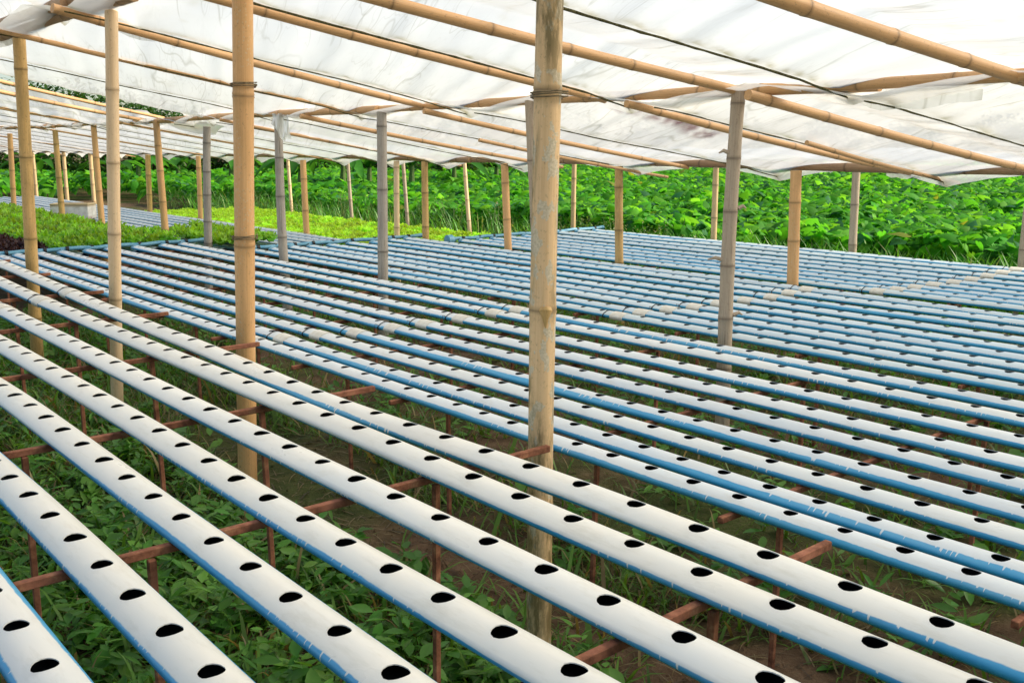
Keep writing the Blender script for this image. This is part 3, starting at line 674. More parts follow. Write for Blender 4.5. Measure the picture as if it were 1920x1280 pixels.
def rope_on(S, ya, yb, r, label, seed, xa=None, xb=None, dz=-.012):
    ys, xs, Xg, Yg, Zg = S; x0, x1 = xs[0], xs[-1]; pts = []; rr = np.random.default_rng(seed)
    for i, x in enumerate(xs):
        if (xa and x < xa) or (xb and x > xb): continue
        y = ya + (yb - ya) * (x - x0) / (x1 - x0); z = float(np.interp(y, Yg[i], Zg[i])); pts.append((x, y + rr.uniform(-.003, .003), z + dz))
    zz = np.array([p[2] for p in pts]); ker = np.ones(13) / 13; lin = np.polyval(np.polyfit(np.arange(len(zz)), zz, 2), np.arange(len(zz))); zz = .25 * lin + .75 * np.convolve(np.pad(zz, 6, 'edge'), ker, 'valid') - .004
    pts = [(p[0], p[1], float(z)) for p, z in zip(pts, zz)]; p0 = pts[0]
    mb = MB(); mb.tube([tuple(np.array(p) - np.array(p0)) for p in pts], [r * rr.uniform(.8, 1.25) for _ in pts], 6)
    o = link('holding_rope', mb.me('holding_rope'), M['rope'], None, p0); tag(o, label, 'rope', 'dark ropes along the roof sheet valleys')
V1 = [(-1.1, -1.2), (.05, -.1), (1.45, 1.35), (3.2, 2.78), (4.45, 4.30), (5.88, 5.95), (7.32, 7.42), (8.78, 8.98), (9.9, 10.45)]
S1 = sheet('roof_sheet', -1.7, 10.75, 1.78, 4.62, lambda x: zr1(x) + .025, V1, .042, 'large milky plastic sheet sloping over the second table', 20, wr=1.0,
           yhi=lambda x: 10.2 + .62 * min(1, max(0, (x - 2) / 2.5)) + .35 * min(1, max(0, (x - 3.8) / .7)) + .03 * math.sin(x * 9))
V1b = [(12.5, 12.8), (13.5, 13.7), (14.9, 15.1), (16.2, 16.5), (17.6, 17.9), (19.2, 19.5)]
S1b = sheet('roof_sheet', 11.62, 20.4, 2.3, 4.60, lambda x: zr1(x) - .0, V1b, .045, 'crumpled plastic sheet at the far left beyond the gap', 40, .06, .05, wr=2.2,
            ylo=lambda x: 11.72 + .15 * (x - 2.7) + .05 * math.sin(x * 7))
V2 = [(-1.0, -1.3), (1.3, .9), (2.60, 2.15), (3.92, 3.52), (5.6, 4.95), (7.12, 6.58), (8.42, 8.25), (9.9, 9.6)] + [(11.0 + 1.25 * k, 10.8 + 1.25 * k) for k in range(17)]
S2 = sheet('roof_sheet', -1.7, 31.0, 4.40, 7.17, lambda x: zr2(x) + .02, V2, .045, 'lower milky plastic sheet sloping over the third table to the low beam', 60, .06, .05, edge=.045,
           marks=[(4.66, 4.72, 5.95, .15)], wr=.9)
S0 = sheet('roof_sheet', -1.7, 10.4, .0, 2.06, lambda x: 2.66 - .155 * (x - 1.95), [(-1, -1), (.5, .4), (2.0, 1.9), (3.4, 3.3), (4.9, 4.8), (6.3, 6.75), (7.7, 8.0), (9.3, 9.3)], .05, 'plastic sheet over the raised front table at the upper left corner', 80, .07, .07, wr=1.3,
           vdrop=.08)
S3 = sheet('roof_sheet', -1.7, 20.0, 7.22, 9.85, lambda x: 1.62 + .02 * (x - 7.2), [(-.6 + 1.6 * k, -.6 + 1.6 * k) for k in range(13)], .035, 'plastic sheet over the farthest table, seen edge on behind the low beam', 90, .10, .08)
for i, (a, b) in enumerate(V1[2:8]):
    rope_on(S1, a, b, .0058 if i < 3 else .0045, ['dark rope along the sheet outside the right edge', 'thick dark rope across the upper right of the large sheet', 'dark mossy rope above the rafter behind the lichen post',
            'dark mossy rope above the rafter behind the orange post', 'thin rope between the pale post and the orange post', 'thin rope highest at the left over the large sheet'][i], i)
for i, (a, b) in enumerate(V2[2:9]):
    rope_on(S2, a, b, .0045, ['dark rope on the lower sheet at the right edge', 'thin rope on the lower sheet ending right of the straight tan post', 'thin rope on the lower sheet right of the lichen post', 'thin rope on the lower sheet left of the lichen post',
            'thin rope on the lower sheet right of the straight grey post', 'thin rope on the lower sheet behind the crooked grey post', 'thin rope on the lower sheet behind the orange post'][i], 20 + i)
for i, (a, b) in enumerate(V2[9:24]):
    rope_on(S2, a, b, .0042, f'{ORD[i]} thin rope of the far left lower sheet, counted leftwards', 40 + i)
for i, (a, b) in enumerate(V1b[1:5]):
    rope_on(S1b, a, b, .005, f'{ORD[i]} thin rope of the crumpled far left sheet', 60 + i)
# loose flaps of film
def flap(pts_top, drops, label, seed, fold=.02, n=14, m=8, out=(0, 0), group='loose scraps of plastic film'):
    r = np.random.default_rng(seed); top = np.array(pts_top, float); s = np.linspace(0, 1, len(top)); t = np.linspace(0, 1, n)
    P = np.stack([np.interp(t, s, top[:, k]) for k in range(3)], 1); D = np.interp(t, np.linspace(0, 1, len(drops)), drops); V = []; ph = r.uniform(0, 6, 3)
    for j in range(m):
        f = j / (m - 1)
        for i in range(n):
            w = fold * f * math.sin(t[i] * 11 + ph[0] + 2 * f) + fold * .5 * math.sin(t[i] * 23 + ph[1])
            V.append(P[i] + np.array([w + out[0] * f * f, w * .4 + out[1] * f * f, -D[i] * f + .006 * math.sin(t[i] * 17 + ph[2])]))
    F = [(j * n + i, j * n + i + 1, (j + 1) * n + i + 1, (j + 1) * n + i) for j in range(m - 1) for i in range(n - 1)]
    c = np.array(pts_top[0], float)
    me = mesh('film_scrap', np.array(V) - c, F, True, None, None, None, {'stain': np.full(len(V), .12) + .15 * r.random(len(V)), 'mark': np.zeros(len(V))})
    tag(link('film_scrap', me, M['film'], None, tuple(c)), label, 'plastic scrap', group)
flap([(4.60, 2.85, 2.00), (4.62, 2.5, 2.045), (4.62, 2.14, 2.055)], [.02, .13, .135, .11], 'flat torn flap of film hanging under the beam at the right', 1, .006)
flap([(4.62, 2.08, 2.11), (4.62, 1.85, 2.09), (4.62, 1.6, 2.07)], [.06, .10, .09, .1], 'film flap wrapped over the beam at the right edge', 2, .01)
flap([(4.47, 8.82, 2.015), (4.46, 8.60, 2.02), (4.47, 8.45, 2.00)], [.04, .13, .27, .20, .22], 'torn piece of film hanging over the crooked grey post', 3, .03)
flap([(4.58, 12.6, 2.10), (4.60, 11.6, 2.00), (4.60, 10.7, 1.985), (4.60, 10.35, 1.96)], [.02, .06, .15, .14, .03], 'sagging corner of the large sheet above the grey post', 4, .012, 24, 8, (.10, 0))
flap([(7.16, 4.55, 1.60), (7.16, 4.40, 1.60)], [.05, .09, .03], 'small torn tip of film at the low edge above the straight tan post', 5, .012, 8, 6)
flap([(7.16, 4.00, 1.53), (7.16, 3.7, 1.53)], [.03, .05, .02], 'ragged fringe of film at the low edge by the poking rafter', 6, .010, 8, 6)
flap([(2.02, 8.2, 2.60), (2.03, 7.6, 2.56), (2.02, 7.0, 2.60)], [.16, .08, .05], 'ragged film edge drooping at the upper left corner', 7, .03, 20, 8)
flap([(2.03, 6.9, 2.62), (2.04, 6.4, 2.60), (2.03, 6.1, 2.62)], [.03, .09, .02], 'rolled film edge above the pale post top', 8, .02, 16, 8)
flap([(2.06, 6.55, 2.52), (2.4, 6.35, 2.46), (2.75, 6.2, 2.39)], [.02, .09, .03], 'folded strip of film beside the brown mottled post top', 9, .02, 16, 6)

# ------------------------------------------------------------------ foam box
fb = empty('foam_box', (4.76, 16.10, .602), -R(38)); tag(fb, 'stained white foam box standing on the grey gutters at the left', 'box')
def foam_shell():
    mb = MB(); mb.box(-.29, .29, -.17, .17, 0, .21, .012); V = np.array(mb.V); V[:, 2] += .004 * rng.standard_normal(len(V)); return mesh('body', V, mb.F, True, 40)
link('body', foam_shell(), M['foam'], fb)
for (a, b, c, d) in ((-.29, .29, -.17, -.13), (-.29, .29, .13, .17), (-.29, -.25, -.129, .129), (.25, .29, -.129, .129)):
    mb = MB(); mb.box(a, b, c, d, .209, .236, .006); link('rim', mb.me('rim'), M['foam'], fb)

# ------------------------------------------------------------------ lettuce
def lettuce_mesh(name, seed, n, spread, height, c_in, c_out, w, ruff):
    r = np.random.default_rng(seed); V = []; F = []; C = []
    for i in range(n):
        f = (i + .5) / n; a = i * 2.39996 + r.uniform(-.2, .2); ln = (.45 + .55 * f) * spread; up = height * (1.05 - .65 * f) * r.uniform(.85, 1.15); b = len(V); ww = w * (.6 + .5 * f)
        cc = np.array(c_in) * (1 - f) + np.array(c_out) * f; cc = cc * r.uniform(.8, 1.2)
        for j, (t, k) in enumerate(((.12, .45), (.55, 1.0), (.88, 1.05), (1.03, .5))):
            for m_ in (-1, 0, 1):
                rad = ln * t; zz = up * (1 - (1 - t) ** 2) - .02 * (t > 1) + (abs(m_) * .018 if t < .9 else 0) + ruff * r.uniform(-1, 1) * (t > .3)
                off = m_ * ww * k + ruff * r.uniform(-1, 1) * .5
                V.append((rad * math.cos(a) - off * math.sin(a), rad * math.sin(a) + off * math.cos(a), zz + .005)); C.append(cc * (.8 if m_ == 0 else 1.05))
        for j in range(3):
            for m_ in range(2): F.append((b + j * 3 + m_, b + j * 3 + m_ + 1, b + j * 3 + 4 + m_, b + j * 3 + 3 + m_))
    return mesh(name, V, F, True, None, np.clip(C, 0, 1))
def plant_lettuce(name, spots, meshes, label, group, cat, limit, seed):
    r = np.random.default_rng(seed); spots = sorted(spots, key=lambda p: p[0] * .647 + p[1] * .763)
    for k, (x, y, z) in enumerate(spots[:limit]):
        o = link(name, meshes[k % len(meshes)], M['lettuce']); s = r.uniform(.78, 1.08)
        o.location = (x + r.uniform(-.015, .015), y + r.uniform(-.02, .02), z); o.rotation_euler = (r.uniform(-.12, .12), r.uniform(-.12, .12), r.uniform(0, 6.28)); o.scale = (s, s, s * r.uniform(.9, 1.1)); tag(o, label, cat, group)
    rest = spots[limit:]
    if rest:
        V = []; F = []; C = []; n0 = 0
        for k, (x, y, z) in enumerate(rest):
            me = meshes[k % len(meshes)]; nv = len(me.vertices); co = np.zeros(nv * 3, np.float32); me.vertices.foreach_get('co', co); co = co.reshape(-1, 3)
            cl = np.zeros(nv * 4, np.float32); me.color_attributes['tint'].data.foreach_get('color', cl)
            a = r.uniform(0, 6.28); s = r.uniform(.85, 1.12); ca, sa = math.cos(a) * s, math.sin(a) * s
            V.append(np.stack([co[:, 0] * ca - co[:, 1] * sa + x, co[:, 0] * sa + co[:, 1] * ca + y, co[:, 2] * s + z], 1)); C.append(cl.reshape(-1, 4)[:, :3])
            f = np.zeros(len(me.polygons) * 4, np.int32); me.loops.foreach_get('vertex_index', f); F.append(f.reshape(-1, 4) + n0); n0 += nv
        o = link(name + '_bed', mesh(name + '_bed', np.concatenate(V), np.concatenate(F), True, None, np.concatenate(C)), M['lettuce']); tag(o, label.replace('head of', 'far rows of'), cat, group, 'stuff')
lm_b = [lettuce_mesh('lime_lettuce', s, 15, .115, .115, (.56, .84, .06), (.38, .72, .03), .045, .016) for s in range(4)]
lm_g = [lettuce_mesh('green_lettuce', 10 + s, 14, .13, .13, (.32, .58, .04), (.11, .37, .018), .045, .014) for s in range(4)]
lm_r = [lettuce_mesh('red_lettuce', 20 + s, 12, .10, .09, (.06, .028, .03), (.045, .014, .02), .038, .014) for s in range(3)]
sp = [(v, y, .445) for v in TG for y in np.arange(10.35, 17.9, .18)]
plant_lettuce('lime_lettuce', sp, lm_b, 'small head of lime green lettuce in the bright bed behind the third table', 'lime green lettuce heads', 'lettuce', 300, 1)
sp = [(v, y, .605) for v in TE[3:] for y in np.arange(11.1, 18.5, .18)] + [(v, y, .605) for v in TF[:4] for y in np.arange(10.55, 12.5 + .0 * v - (v - 4.6) * .9 + .9 * (v > 5.2), .18)]
plant_lettuce('green_lettuce', sp, lm_g, 'head of mid green lettuce in the bed behind the second table', 'mid green lettuce heads', 'lettuce', 300, 2)
sp = [(v, y, .605) for v in TE[:3] for y in np.arange(11.1, 15.5, .18)]
plant_lettuce('red_lettuce', sp, lm_r, 'dark red lettuce plant at the left beside the mid green bed', 'dark red lettuce plants', 'lettuce', 300, 3)

# ------------------------------------------------------------------ leaves: a vectorised scatter
def leaf_tpl(kind):
    if kind == 'heart':
        o = np.array([(0, 0, 0), (.16, -.20, -.03), (.36, -.10, -.05), (.42, .18, -.06), (.30, .52, -.06), (0, 1.0, -.16), (-.30, .52, -.06), (-.42, .18, -.06), (-.36, -.10, -.05), (-.16, -.20, -.03), (0, .42, .05)], float)
        f = [(10, 0, 1), (10, 1, 2), (10, 2, 3), (10, 3, 4), (10, 4, 5), (10, 5, 6), (10, 6, 7), (10, 7, 8), (10, 8, 9), (10, 9, 0)]
    elif kind == 'oval':
        o = np.array([(0, 0, 0), (.17, .25, .03), (.24, .52, .02), (.14, .8, -.03), (0, 1.0, -.10), (-.14, .8, -.03), (-.24, .52, .02), (-.17, .25, .03), (0, .5, -.04)], float)
        f = [(8, 0, 1), (8, 1, 2), (8, 2, 3), (8, 3, 4), (8, 4, 5), (8, 5, 6), (8, 6, 7), (8, 7, 0)]
    elif kind == 'lance':
        o = np.array([(0, 0, 0), (.10, .3, .03), (.09, .65, .0), (0, 1.0, -.12), (-.09, .65, .0), (-.10, .3, .03), (0, .45, -.02)], float)
        f = [(6, 0, 1), (6, 1, 2), (6, 2, 3), (6, 3, 4), (6, 4, 5), (6, 5, 0)]
    else:  # blade
        o = np.array([(-.018, 0, 0), (.018, 0, 0), (.016, .45, .0), (-.016, .45, .0), (.010, .8, -.08), (-.010, .8, -.08), (0, 1.0, -.22)], float)
        f = [(0, 1, 2), (0, 2, 3), (3, 2, 4), (3, 4, 5), (5, 4, 6)]
    return o, np.array(f)
def scatter(kind, pos, yaw, pitch, size, cols, roll=None, width=None):
    """leaf along +y of template; yaw about z, pitch lifts the tip"""
    o, f = leaf_tpl(kind); N = len(pos); T = np.repeat(o[None], N, 0) * size[:, None, None]
    if width is not None: T[:, :, 0] *= width[:, None]
    if roll is not None:
        c, s = np.cos(roll)[:, None], np.sin(roll)[:, None]; x = T[:, :, 0] * c + T[:, :, 2] * s; z = -T[:, :, 0] * s + T[:, :, 2] * c; T[:, :, 0] = x; T[:, :, 2] = z
    c, s = np.cos(pitch)[:, None], np.sin(pitch)[:, None]; y = T[:, :, 1] * c - T[:, :, 2] * s; z = T[:, :, 1] * s + T[:, :, 2] * c
    c, s = np.cos(yaw)[:, None], np.sin(yaw)[:, None]; x = T[:, :, 0]
    V = np.stack([x * c - y * s, x * s + y * c, z], -1) + pos[:, None, :]
    Fm = (f[None] + (np.arange(N) * len(o))[:, None, None]).reshape(-1, 3)
    return V.reshape(-1, 3), Fm, np.repeat(cols, len(o), 0)
def join(parts):
    V = []; F = []; C = []; n = 0
    for v, f, c in parts: V.append(v); F.append(f + n); C.append(c); n += len(v)
    return np.concatenate(V), np.concatenate(F), np.concatenate(C)
def tints(n, base, var=.25, r=rng, alt=None, p=0.0):
    c = np.array(base)[None] * r.uniform(1 - var, 1 + var, (n, 1)) * r.uniform(.92, 1.08, (n, 3))
    if alt is not None: k = r.random(n) < p; c[k] = np.array(alt) * r.uniform(.7, 1.3, (k.sum(), 1))
    return c

# ------------------------------------------------------------------ weeds and grass under the tables
def weed_density(x, y): return vnoise(x * .8 + 3, y * .8 + 1, 31) * .6 + vnoise(x * 2.3, y * 2.3, 32) * .4
def pts_in(n, x0, x1, y0, y1, r): return np.stack([r.uniform(x0, x1, n), r.uniform(y0, y1, n)], 1)
def path_mask(p): return np.exp(-((p[:, 0] - 2.42 - .10 * np.sin(p[:, 1] * 1.3)) / .27) ** 2) * np.clip((5.5 - np.abs(p[:, 1] - 2.6)) / 2.5, 0, 1)
r = np.random.default_rng(5)
parts = []
for (n, x0, x1, y0, y1) in ((46000, -.8, 2.9, -.5, 7), (14000, -.5, 2.9, 7, 11), (30000, 2.3, 10.2, -1, 10.5)):
    p = pts_in(n, x0, x1, y0, y1, r); k = (weed_density(p[:, 0], p[:, 1]) + r.uniform(-.5, .35, n) - .9 * path_mask(p) + .35 * (p[:, 0] < 2.0) + .3 * (p[:, 0] > 2.8) > -.35); p = p[k]; m = len(p)
    pos = np.column_stack([p, gz(p[:, 0], p[:, 1]) - .004]); sz = r.gamma(4, .022, m) + .03
    parts.append(scatter('blade', pos, r.uniform(0, 6.28, m), r.uniform(.25, 1.35, m), sz, tints(m, (.11, .23, .03), .45, r, (.30, .22, .10), .20), width=r.uniform(1.2, 2.6, m)))
n = 9000; p = pts_in(n, -.8, 3.2, -.5, 7, r); pos = np.column_stack([p, gz(p[:, 0], p[:, 1]) + .006])      # dry straw lying about
parts.append(scatter('blade', pos, r.uniform(0, 6.28, n), r.uniform(-.1, .18, n), r.uniform(.04, .16, n), tints(n, (.21, .155, .08), .4, r, (.09, .06, .035), .4), width=r.uniform(.8, 1.6, n)))
o = link('grass', mesh('grass', *[join(parts)[i] for i in (0, 1)], True, None, join(parts)[2]), M['leaf']); tag(o, 'short grass and dry straw on the soil below the tables', 'grass', None, 'stuff')
parts = []; nplants = 0
for (n, x0, x1, y0, y1, kmin) in ((3000, -.9, 2.4, -.5, 5.5, -.12), (1000, -.6, 2.9, 5.5, 11, -.1), (2200, 2.2, 10.2, -.8, 10.5, .0)):
    p = pts_in(n, x0, x1, y0, y1, r); k = weed_density(p[:, 0], p[:, 1]) + r.uniform(-.35, .3, n) - 1.2 * path_mask(p) + .6 * (p[:, 0] < 2.0) + .3 * (p[:, 0] > 2.8) > kmin; p = p[k]
    for (x, y) in p:
        nl = r.integers(6, 15); h = r.uniform(.03, .20); a = r.uniform(0, 6.28) + np.arange(nl) * 2.4; f = np.linspace(.15, 1, nl); z0 = float(gz(np.array([x]), np.array([y]))[0])
        pos = np.stack([x + .012 * np.cos(a) + .02 * r.standard_normal(nl), y + .012 * np.sin(a) + .02 * r.standard_normal(nl), z0 + h * f], 1)
        base = (.085, .25, .032) if r.random() < .6 else (.15, .34, .05)
        parts.append(scatter('oval' if r.random() < .6 else 'lance', pos, a, r.uniform(-.2, .75, nl), r.uniform(.045, .11, nl) * (1.15 - .3 * f), tints(nl, base, .25, r), roll=r.uniform(-.4, .4, nl), width=r.uniform(.8, 1.25, nl)))
J = join(parts)
o = link('weeds', mesh('weeds', J[0], J[1], True, None, J[2]), M['leaf']); tag(o, 'low broad leaved weeds growing below the gutters', 'weeds', None, 'stuff')

# clods of soil on the bare strip of the path
mb_parts = []
for k in range(420):
    x = 2.42 + .24 * r.standard_normal(); y = r.uniform(.0, 6.5); s = r.gamma(2, .007) + .004; z0 = float(gz(np.array([x]), np.array([y]))[0])
    t = np.array([(1, 0, 0), (0, 1, 0), (-1, 0, 0), (0, -1, 0), (0, 0, .8), (0, 0, -.6)]) * s * r.uniform(.6, 1.4, (6, 3)) + (x, y, z0)
    mb_parts.append((t, np.array([(0, 1, 4), (1, 2, 4), (2, 3, 4), (3, 0, 4), (1, 0, 5), (2, 1, 5), (3, 2, 5), (0, 3, 5)]), np.zeros((6, 3))))
J = join(mb_parts); o = link('soil_clods', mesh('soil_clods', J[0], J[1], True, 40), M['ground']); tag(o, 'loose clods of soil on the bare strip under the front table', 'soil', None, 'stuff')

# ------------------------------------------------------------------ the leafy field
FWD = np.array([.647, .763]); RGT = np.array([.763, -.647])
def canopy(x, y): return .66 + .09 * vnoise(x * .55, y * .55, 51) + .06 * vnoise(x * 1.7, y * 1.7, 52)
def field_pts(n, d0, d1, r, ang=R(33)):
    d = np.sqrt(r.uniform(d0 * d0, d1 * d1, n)); a = r.uniform(-ang, ang, n)
    x = d * (FWD[0] * np.cos(a) + RGT[0] * np.sin(a)); y = d * (FWD[1] * np.cos(a) + RGT[1] * np.sin(a))
    k = (x > 10.75) | ((y > 31.5) & (x > 3)); return np.stack([x[k], y[k]], 1)
parts = []
for (n, d0, d1, s0, s1) in ((30000, 9, 18, .10, .25), (42000, 18, 30, .13, .28), (36000, 30, 58, .19, .36)):
    p = field_pts(n, d0, d1, r); m = len(p); zc = canopy(p[:, 0], p[:, 1]); z = zc * (1 - .6 * r.random(m) ** 2.4)
    toward = np.arctan2(-(-p[:, 0]), -p[:, 1]) ; yaw = r.uniform(0, 6.28, m)
    br = tints(m, (.090, .37, .032), .28, r, (.17, .48, .05), .35); dk = r.random(m) < .16; br[dk] = np.array((.06, .22, .085)) * r.uniform(.7, 1.3, (dk.sum(), 1))
    yl = r.random(m) < .003; br[yl] = (.30, .36, .06)
    parts.append(scatter('heart', np.column_stack([p, z]), yaw, r.uniform(-1.25, .75, m), r.uniform(s0, s1, m), br, roll=r.uniform(-.7, .7, m), width=r.uniform(.75, 1.1, m)))
J = join(parts)
o = link('leafy_field', mesh('leafy_field', J[0], J[1], True, None, J[2]), M['leaf_taro']); tag(o, 'wide field of big heart shaped green leaves behind the tables', 'crop field', None, 'stuff')
# taro plants at the near edge of the field, one by one
def heart_leaf_mesh(name, seed):
    rr = np.random.default_rng(seed); rows = [(-.20, .15, .30), (-.05, .30, .0), (.15, .40, 0), (.38, .36, 0), (.62, .24, 0), (.84, .11, 0), (1.0, .004, 0)]; V = []; F = []
    for (t, w, gap) in rows:
        for k in (-1, -.5, 0, .5, 1):
            tt = t + (.22 if (k == 0 and t < 0) else 0); V.append((w * k, tt, -.10 * abs(k) * w / .4 + .05 * (k == 0) * -1 - .16 * max(0, t - .3) ** 1.3 + .018 * rr.uniform(-1, 1)))
    for i in range(len(rows) - 1):
        for j in range(4): F.append((i * 5 + j, i * 5 + j + 1, i * 5 + 6 + j, i * 5 + 5 + j))
    c = (.08, .33, .03) if seed % 3 else (.14, .43, .04)
    cols = np.array([np.array(c) * (1.25 if abs(v[0]) < .01 else 1.0) * rr.uniform(.9, 1.1) for v in V]); return mesh(name, V, F, True, None, cols)
hl = [heart_leaf_mesh('leaf', s) for s in range(6)]
edge_spots = []
rt = np.random.default_rng(77)
for y in np.arange(1.5, 24, .62): edge_spots.append((10.75 + rt.uniform(-.15, .45) + (.25 if y > 9 else 0), y + rt.uniform(-.2, .2)))
for i, (x, y) in enumerate(edge_spots):
    root = empty('taro_plant', (x, y, 0), rt.uniform(0, 6.28)); tag(root, 'leafy taro plant at the near edge of the green field', 'plant', 'taro plants along the field edge')
    for k in range(rt.integers(4, 7)):
        a = k * 2.4 + rt.uniform(-.4, .4); h = rt.uniform(.32, .70); ou = rt.uniform(.08, .28); s = rt.uniform(.17, .30)
        tip = np.array([ou * math.cos(a), ou * math.sin(a), h]); mb = MB(); mb.tube([(0, 0, -.03), tip * np.array([.35, .35, .6]), tip], [.013, .010, .006], 6)
        stalk = link('stalk', mb.me('stalk'), M['stem'], root)
        lf = link('leaf', hl[rt.integers(0, 6)], M['leaf_taro'], stalk, tuple(tip)); lf.rotation_euler = (rt.uniform(-1.1, -.15), rt.uniform(-.35, .35), a - math.pi / 2 + rt.uniform(-.4, .4)); lf.scale = (s, s, s)
# small leaved weed shrubs and tall grass between the last table and the field
def shrub(x, y, h, w, cbase, flower, label, seed, kind='oval', ls=.05, n=420):
    rr = np.random.default_rng(seed); root = empty('weed_shrub', (x, y, 0)); tag(root, label, 'shrub', 'weed shrubs along the field edge')
    mb = MB(); ends = []
    for k in range(9):
        a = rr.uniform(0, 6.28); o_ = w * rr.uniform(.15, .5); e = np.array([o_ * math.cos(a), o_ * math.sin(a), h * rr.uniform(.7, 1.05)]); mb.tube([(0, 0, -.03), e * np.array([.4, .4, .5]), e], [.008, .006, .003], 5); ends.append(e)
    link('stems', mb.me('stems'), M['stem'], root)
    t = rr.random(n) ** .6; e = np.array(ends)[rr.integers(0, 9, n)]; c = e * np.stack([t, t, t], 1); c[:, :2] += w * .16 * rr.standard_normal((n, 2)); c[:, 2] = np.clip(c[:, 2] + .05 * rr.standard_normal(n), .03, 9)
    P = scatter(kind, c, rr.uniform(0, 6.28, n), rr.uniform(-.5, 1.1, n), rr.uniform(.6, 1.3, n) * ls, tints(n, cbase, .35, rr))
    link('foliage', mesh('foliage', P[0], P[1], True, None, P[2]), M['leaf'], root)
    if flower:
        m = 70; e = np.array(ends)[rr.integers(0, 9, m)] + rr.standard_normal((m, 3)) * .035 + (0, 0, .03); P = scatter('oval', e, rr.uniform(0, 6.28, m), rr.uniform(-.3, 1.3, m), rr.uniform(.012, .028, m), tints(m, (.42, .40, .27), .25, rr))
        link('flowers', mesh('flowers', P[0], P[1], True, None, P[2]), M['leaf'], root)
k = 0
shr = [(10.05, 11.2, .62, .5, (.12, .24, .035), 1), (10.1, 10.5, .70, .5, (.14, .26, .04), 1), (10.0, 9.6, .72, .5, (.12, .23, .045), 1), (10.05, 8.9, .66, .5, (.11, .23, .04), 1), (10.2, 8.2, .52, .5, (.12, .27, .03), 1),
       (10.0, 12.2, .72, .6, (.075, .18, .03), 1), (9.95, 13.2, .78, .6, (.07, .17, .03), 1), (10.05, 14.2, .75, .6, (.07, .17, .035), 0), (9.9, 15.3, .8, .6, (.075, .18, .04), 1), (9.8, 16.6, .8, .7, (.08, .19, .045), 1), (9.8, 18.0, .78, .7, (.085, .20, .05), 0),
       (9.6, 19.5, .75, .8, (.085, .20, .05), 0), (9.4, 21.5, .75, .9, (.08, .19, .05), 1), (9.2, 23.5, .7, .9, (.085, .2, .05), 0), (10.05, 6.4, .58, .55, (.06, .20, .03), 0), (10.1, 5.9, .5, .5, (.15, .37, .04), 0), (10.0, 5.2, .46, .5, (.14, .36, .04), 0), (10.1, 4.6, .40, .5, (.14, .36, .04), 0), (10.05, 7.3, .5, .5, (.10, .3, .04), 0)]
sl = {0: 'leafy green weed shrub between the last table and the field', 1: 'pale flowering weed shrub between the last table and the field'}
for i, (x, y, h, w, c, f) in enumerate(shr):
    extra = f'{ORD[i]}' if i < 18 else 'last'
    shrub(x, y, h, w, c, f, ('pale flowering weed shrub, ' if f else 'leafy green weed shrub, ') + extra + ' along the edge of the leafy field', 700 + i, 'oval' if f else 'lance', .045 if f else .07)
p = np.concatenate([pts_in(5000, 9.62, 10.9, 1.0, 24, r), pts_in(3500, 9.6, 10.75, 1.0, 8.5, r)]); m = len(p); pos = np.column_stack([p, np.zeros(m)])
P1 = scatter('blade', pos, r.uniform(0, 6.28, m), r.uniform(.9, 1.5, m), r.uniform(.25, .72, m), tints(m, (.11, .33, .04), .35, r, (.32, .38, .12), .08), width=r.uniform(.7, 1.3, m))
o = link('tall_grass', mesh('tall_grass', P1[0], P1[1], True, None, P1[2]), M['leaf']); tag(o, 'tall green grass fringing the leafy field', 'grass', None, 'stuff')

# ------------------------------------------------------------------ banana plants and trees at the back
def banana(x, y, h, seed, label):
    rr = np.random.default_rng(seed); root = empty('banana_plant', (x, y, 0)); tag(root, label, 'plant', 'banana plants behind the field')
    mb = MB(); mb.tube([(0, 0, -.05), (0, 0, h * .3), (.03, 0, h * .55)], [.10, .085, .05], 9); link('stem', mb.me('stem'), M['stem'], root)
    for k in range(8):
        a = k * 2.4 + rr.uniform(-.3, .3); L = h * rr.uniform(.55, .8); w = .20 * rr.uniform(.8, 1.2); up = rr.uniform(.5, 1.25); V = []; F = []; n = 9
        c = np.array((.055, .20, .03)) * rr.uniform(.7, 1.5); C = []
        for i in range(n):
            t = i / (n - 1); pit = up - 1.5 * t; rad = L * (t * math.cos(up * .8)); zz = h * .5 + L * (math.sin(up) * t - .75 * t * t)
            ww = w * math.sin(math.pi * min(1, .12 + .9 * t)) ** .7
            for s in (-1, 0, 1): V.append((rad * math.cos(a) - s * ww * math.sin(a), rad * math.sin(a) + s * ww * math.cos(a), zz - (.05 if s == 0 else 0) + .02 * rr.uniform(-1, 1))); C.append(c)
        for i in range(n - 1):
            for s in (0, 1): F.append((i * 3 + s, i * 3 + s + 1, i * 3 + 4 + s, i * 3 + 3 + s))
        link('leaf', mesh('leaf', V, F, True, None, np.array(C)), M['leaf_taro'], root)
def polar(px, d):
    a = math.atan((px - 960) / 1887.0); return d * (FWD[0] + RGT[0] * math.tan(a)), d * (FWD[1] + RGT[1] * math.tan(a))
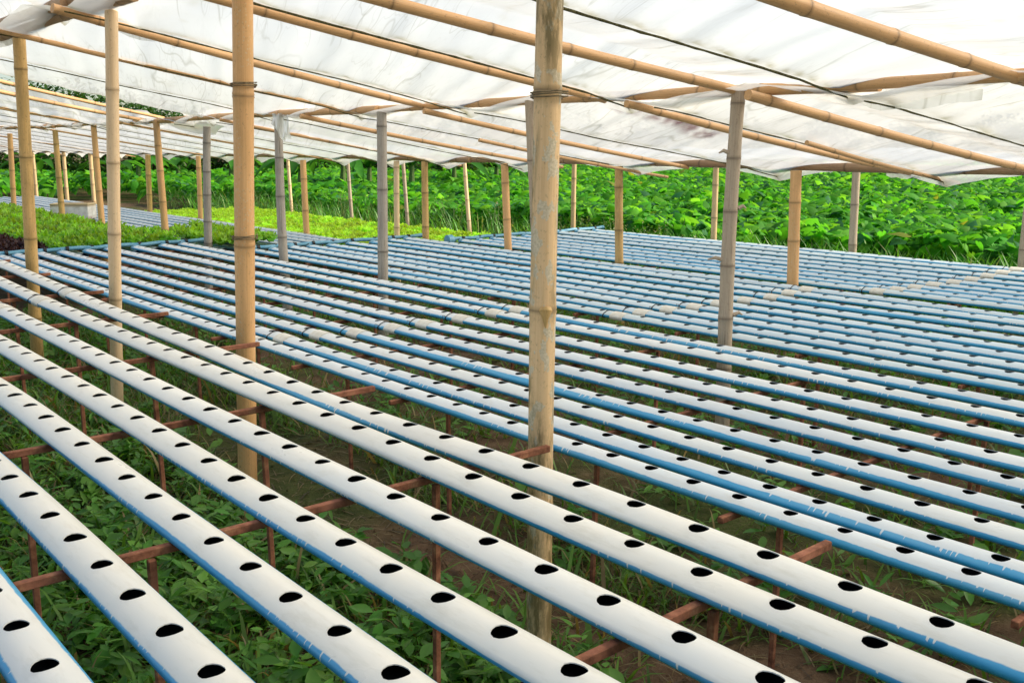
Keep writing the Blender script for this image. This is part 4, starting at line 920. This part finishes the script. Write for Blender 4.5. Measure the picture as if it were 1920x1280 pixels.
for i, (px, d, h) in enumerate([(60, 34, 2.2), (210, 31, 2.0), (255, 33, 2.3), (330, 35, 2.0), (430, 32, 2.3), (520, 30, 2.4), (560, 27, 2.3), (640, 26, 2.4), (690, 28, 2.2), (770, 27, 2.3), (850, 29, 2.2), (930, 31, 2.1), (1000, 33, 2.0)]):
    x, y = polar(px, d); banana(x, y, h, 800 + i, f'{ORD[i]} broad leaved banana plant behind the field, counted from the left')
def tree(x, y, h, cr, seed, label):
    rr = np.random.default_rng(seed); root = empty('tree', (x, y, 0)); tag(root, label, 'tree', 'dark trees far behind the field')
    mb = MB(); mb.tube([(0, 0, -.1), (.1, 0, h * .3), (0, .1, h * .6), (.1, .1, h * .85)], [.17, .13, .09, .04], 8)
    cl = []
    for k in range(14):
        a = rr.uniform(0, 6.28); z = h * rr.uniform(.22, .95); q = cr * rr.uniform(.3, .9) * (1.15 - .5 * z / h); e = np.array([q * math.cos(a), q * math.sin(a), z]); cl.append(e); mb.tube([(0, 0, z * .7), e * np.array([.5, .5, .92]), e], [.05, .035, .015], 5)
    link('trunk', mb.me('trunk'), M['bark'], root); n = 2600; ce = np.array(cl)[rr.integers(0, 14, n)]; d = rr.standard_normal((n, 3)); d /= np.linalg.norm(d, axis=1)[:, None]; c = ce + d * (cr * .42 * rr.random(n) ** .4)[:, None] * np.array([1, 1, .75])
    c[:, 2] = np.clip(c[:, 2], .25, None); P = scatter('oval', c, rr.uniform(0, 6.28, n), rr.uniform(-.9, .6, n), rr.uniform(.16, .34, n), tints(n, (.045, .12, .022), .45, rr, (.08, .17, .025), .15)); link('crown', mesh('crown', P[0], P[1], True, None, P[2]), M['leaf'], root)
for i, (px, d, h) in enumerate([(-180, 42, 4.4), (-60, 40, 4.2), (40, 43, 4.3), (110, 40, 3.9), (190, 44, 3.8), (290, 41, 3.2), (400, 43, 3.0), (520, 42, 2.8), (650, 44, 2.8), (790, 43, 2.8), (930, 45, 2.8), (1080, 56, 3.0), (1240, 58, 2.8), (1400, 60, 3.0), (1560, 60, 3.0), (1720, 61, 3.0), (1880, 60, 3.0)]):
    x, y = polar(px, d); tree(x, y, h, 2.7, 900 + i, f'{ORD[i]} dark leafy tree far behind the field, counted from the left')
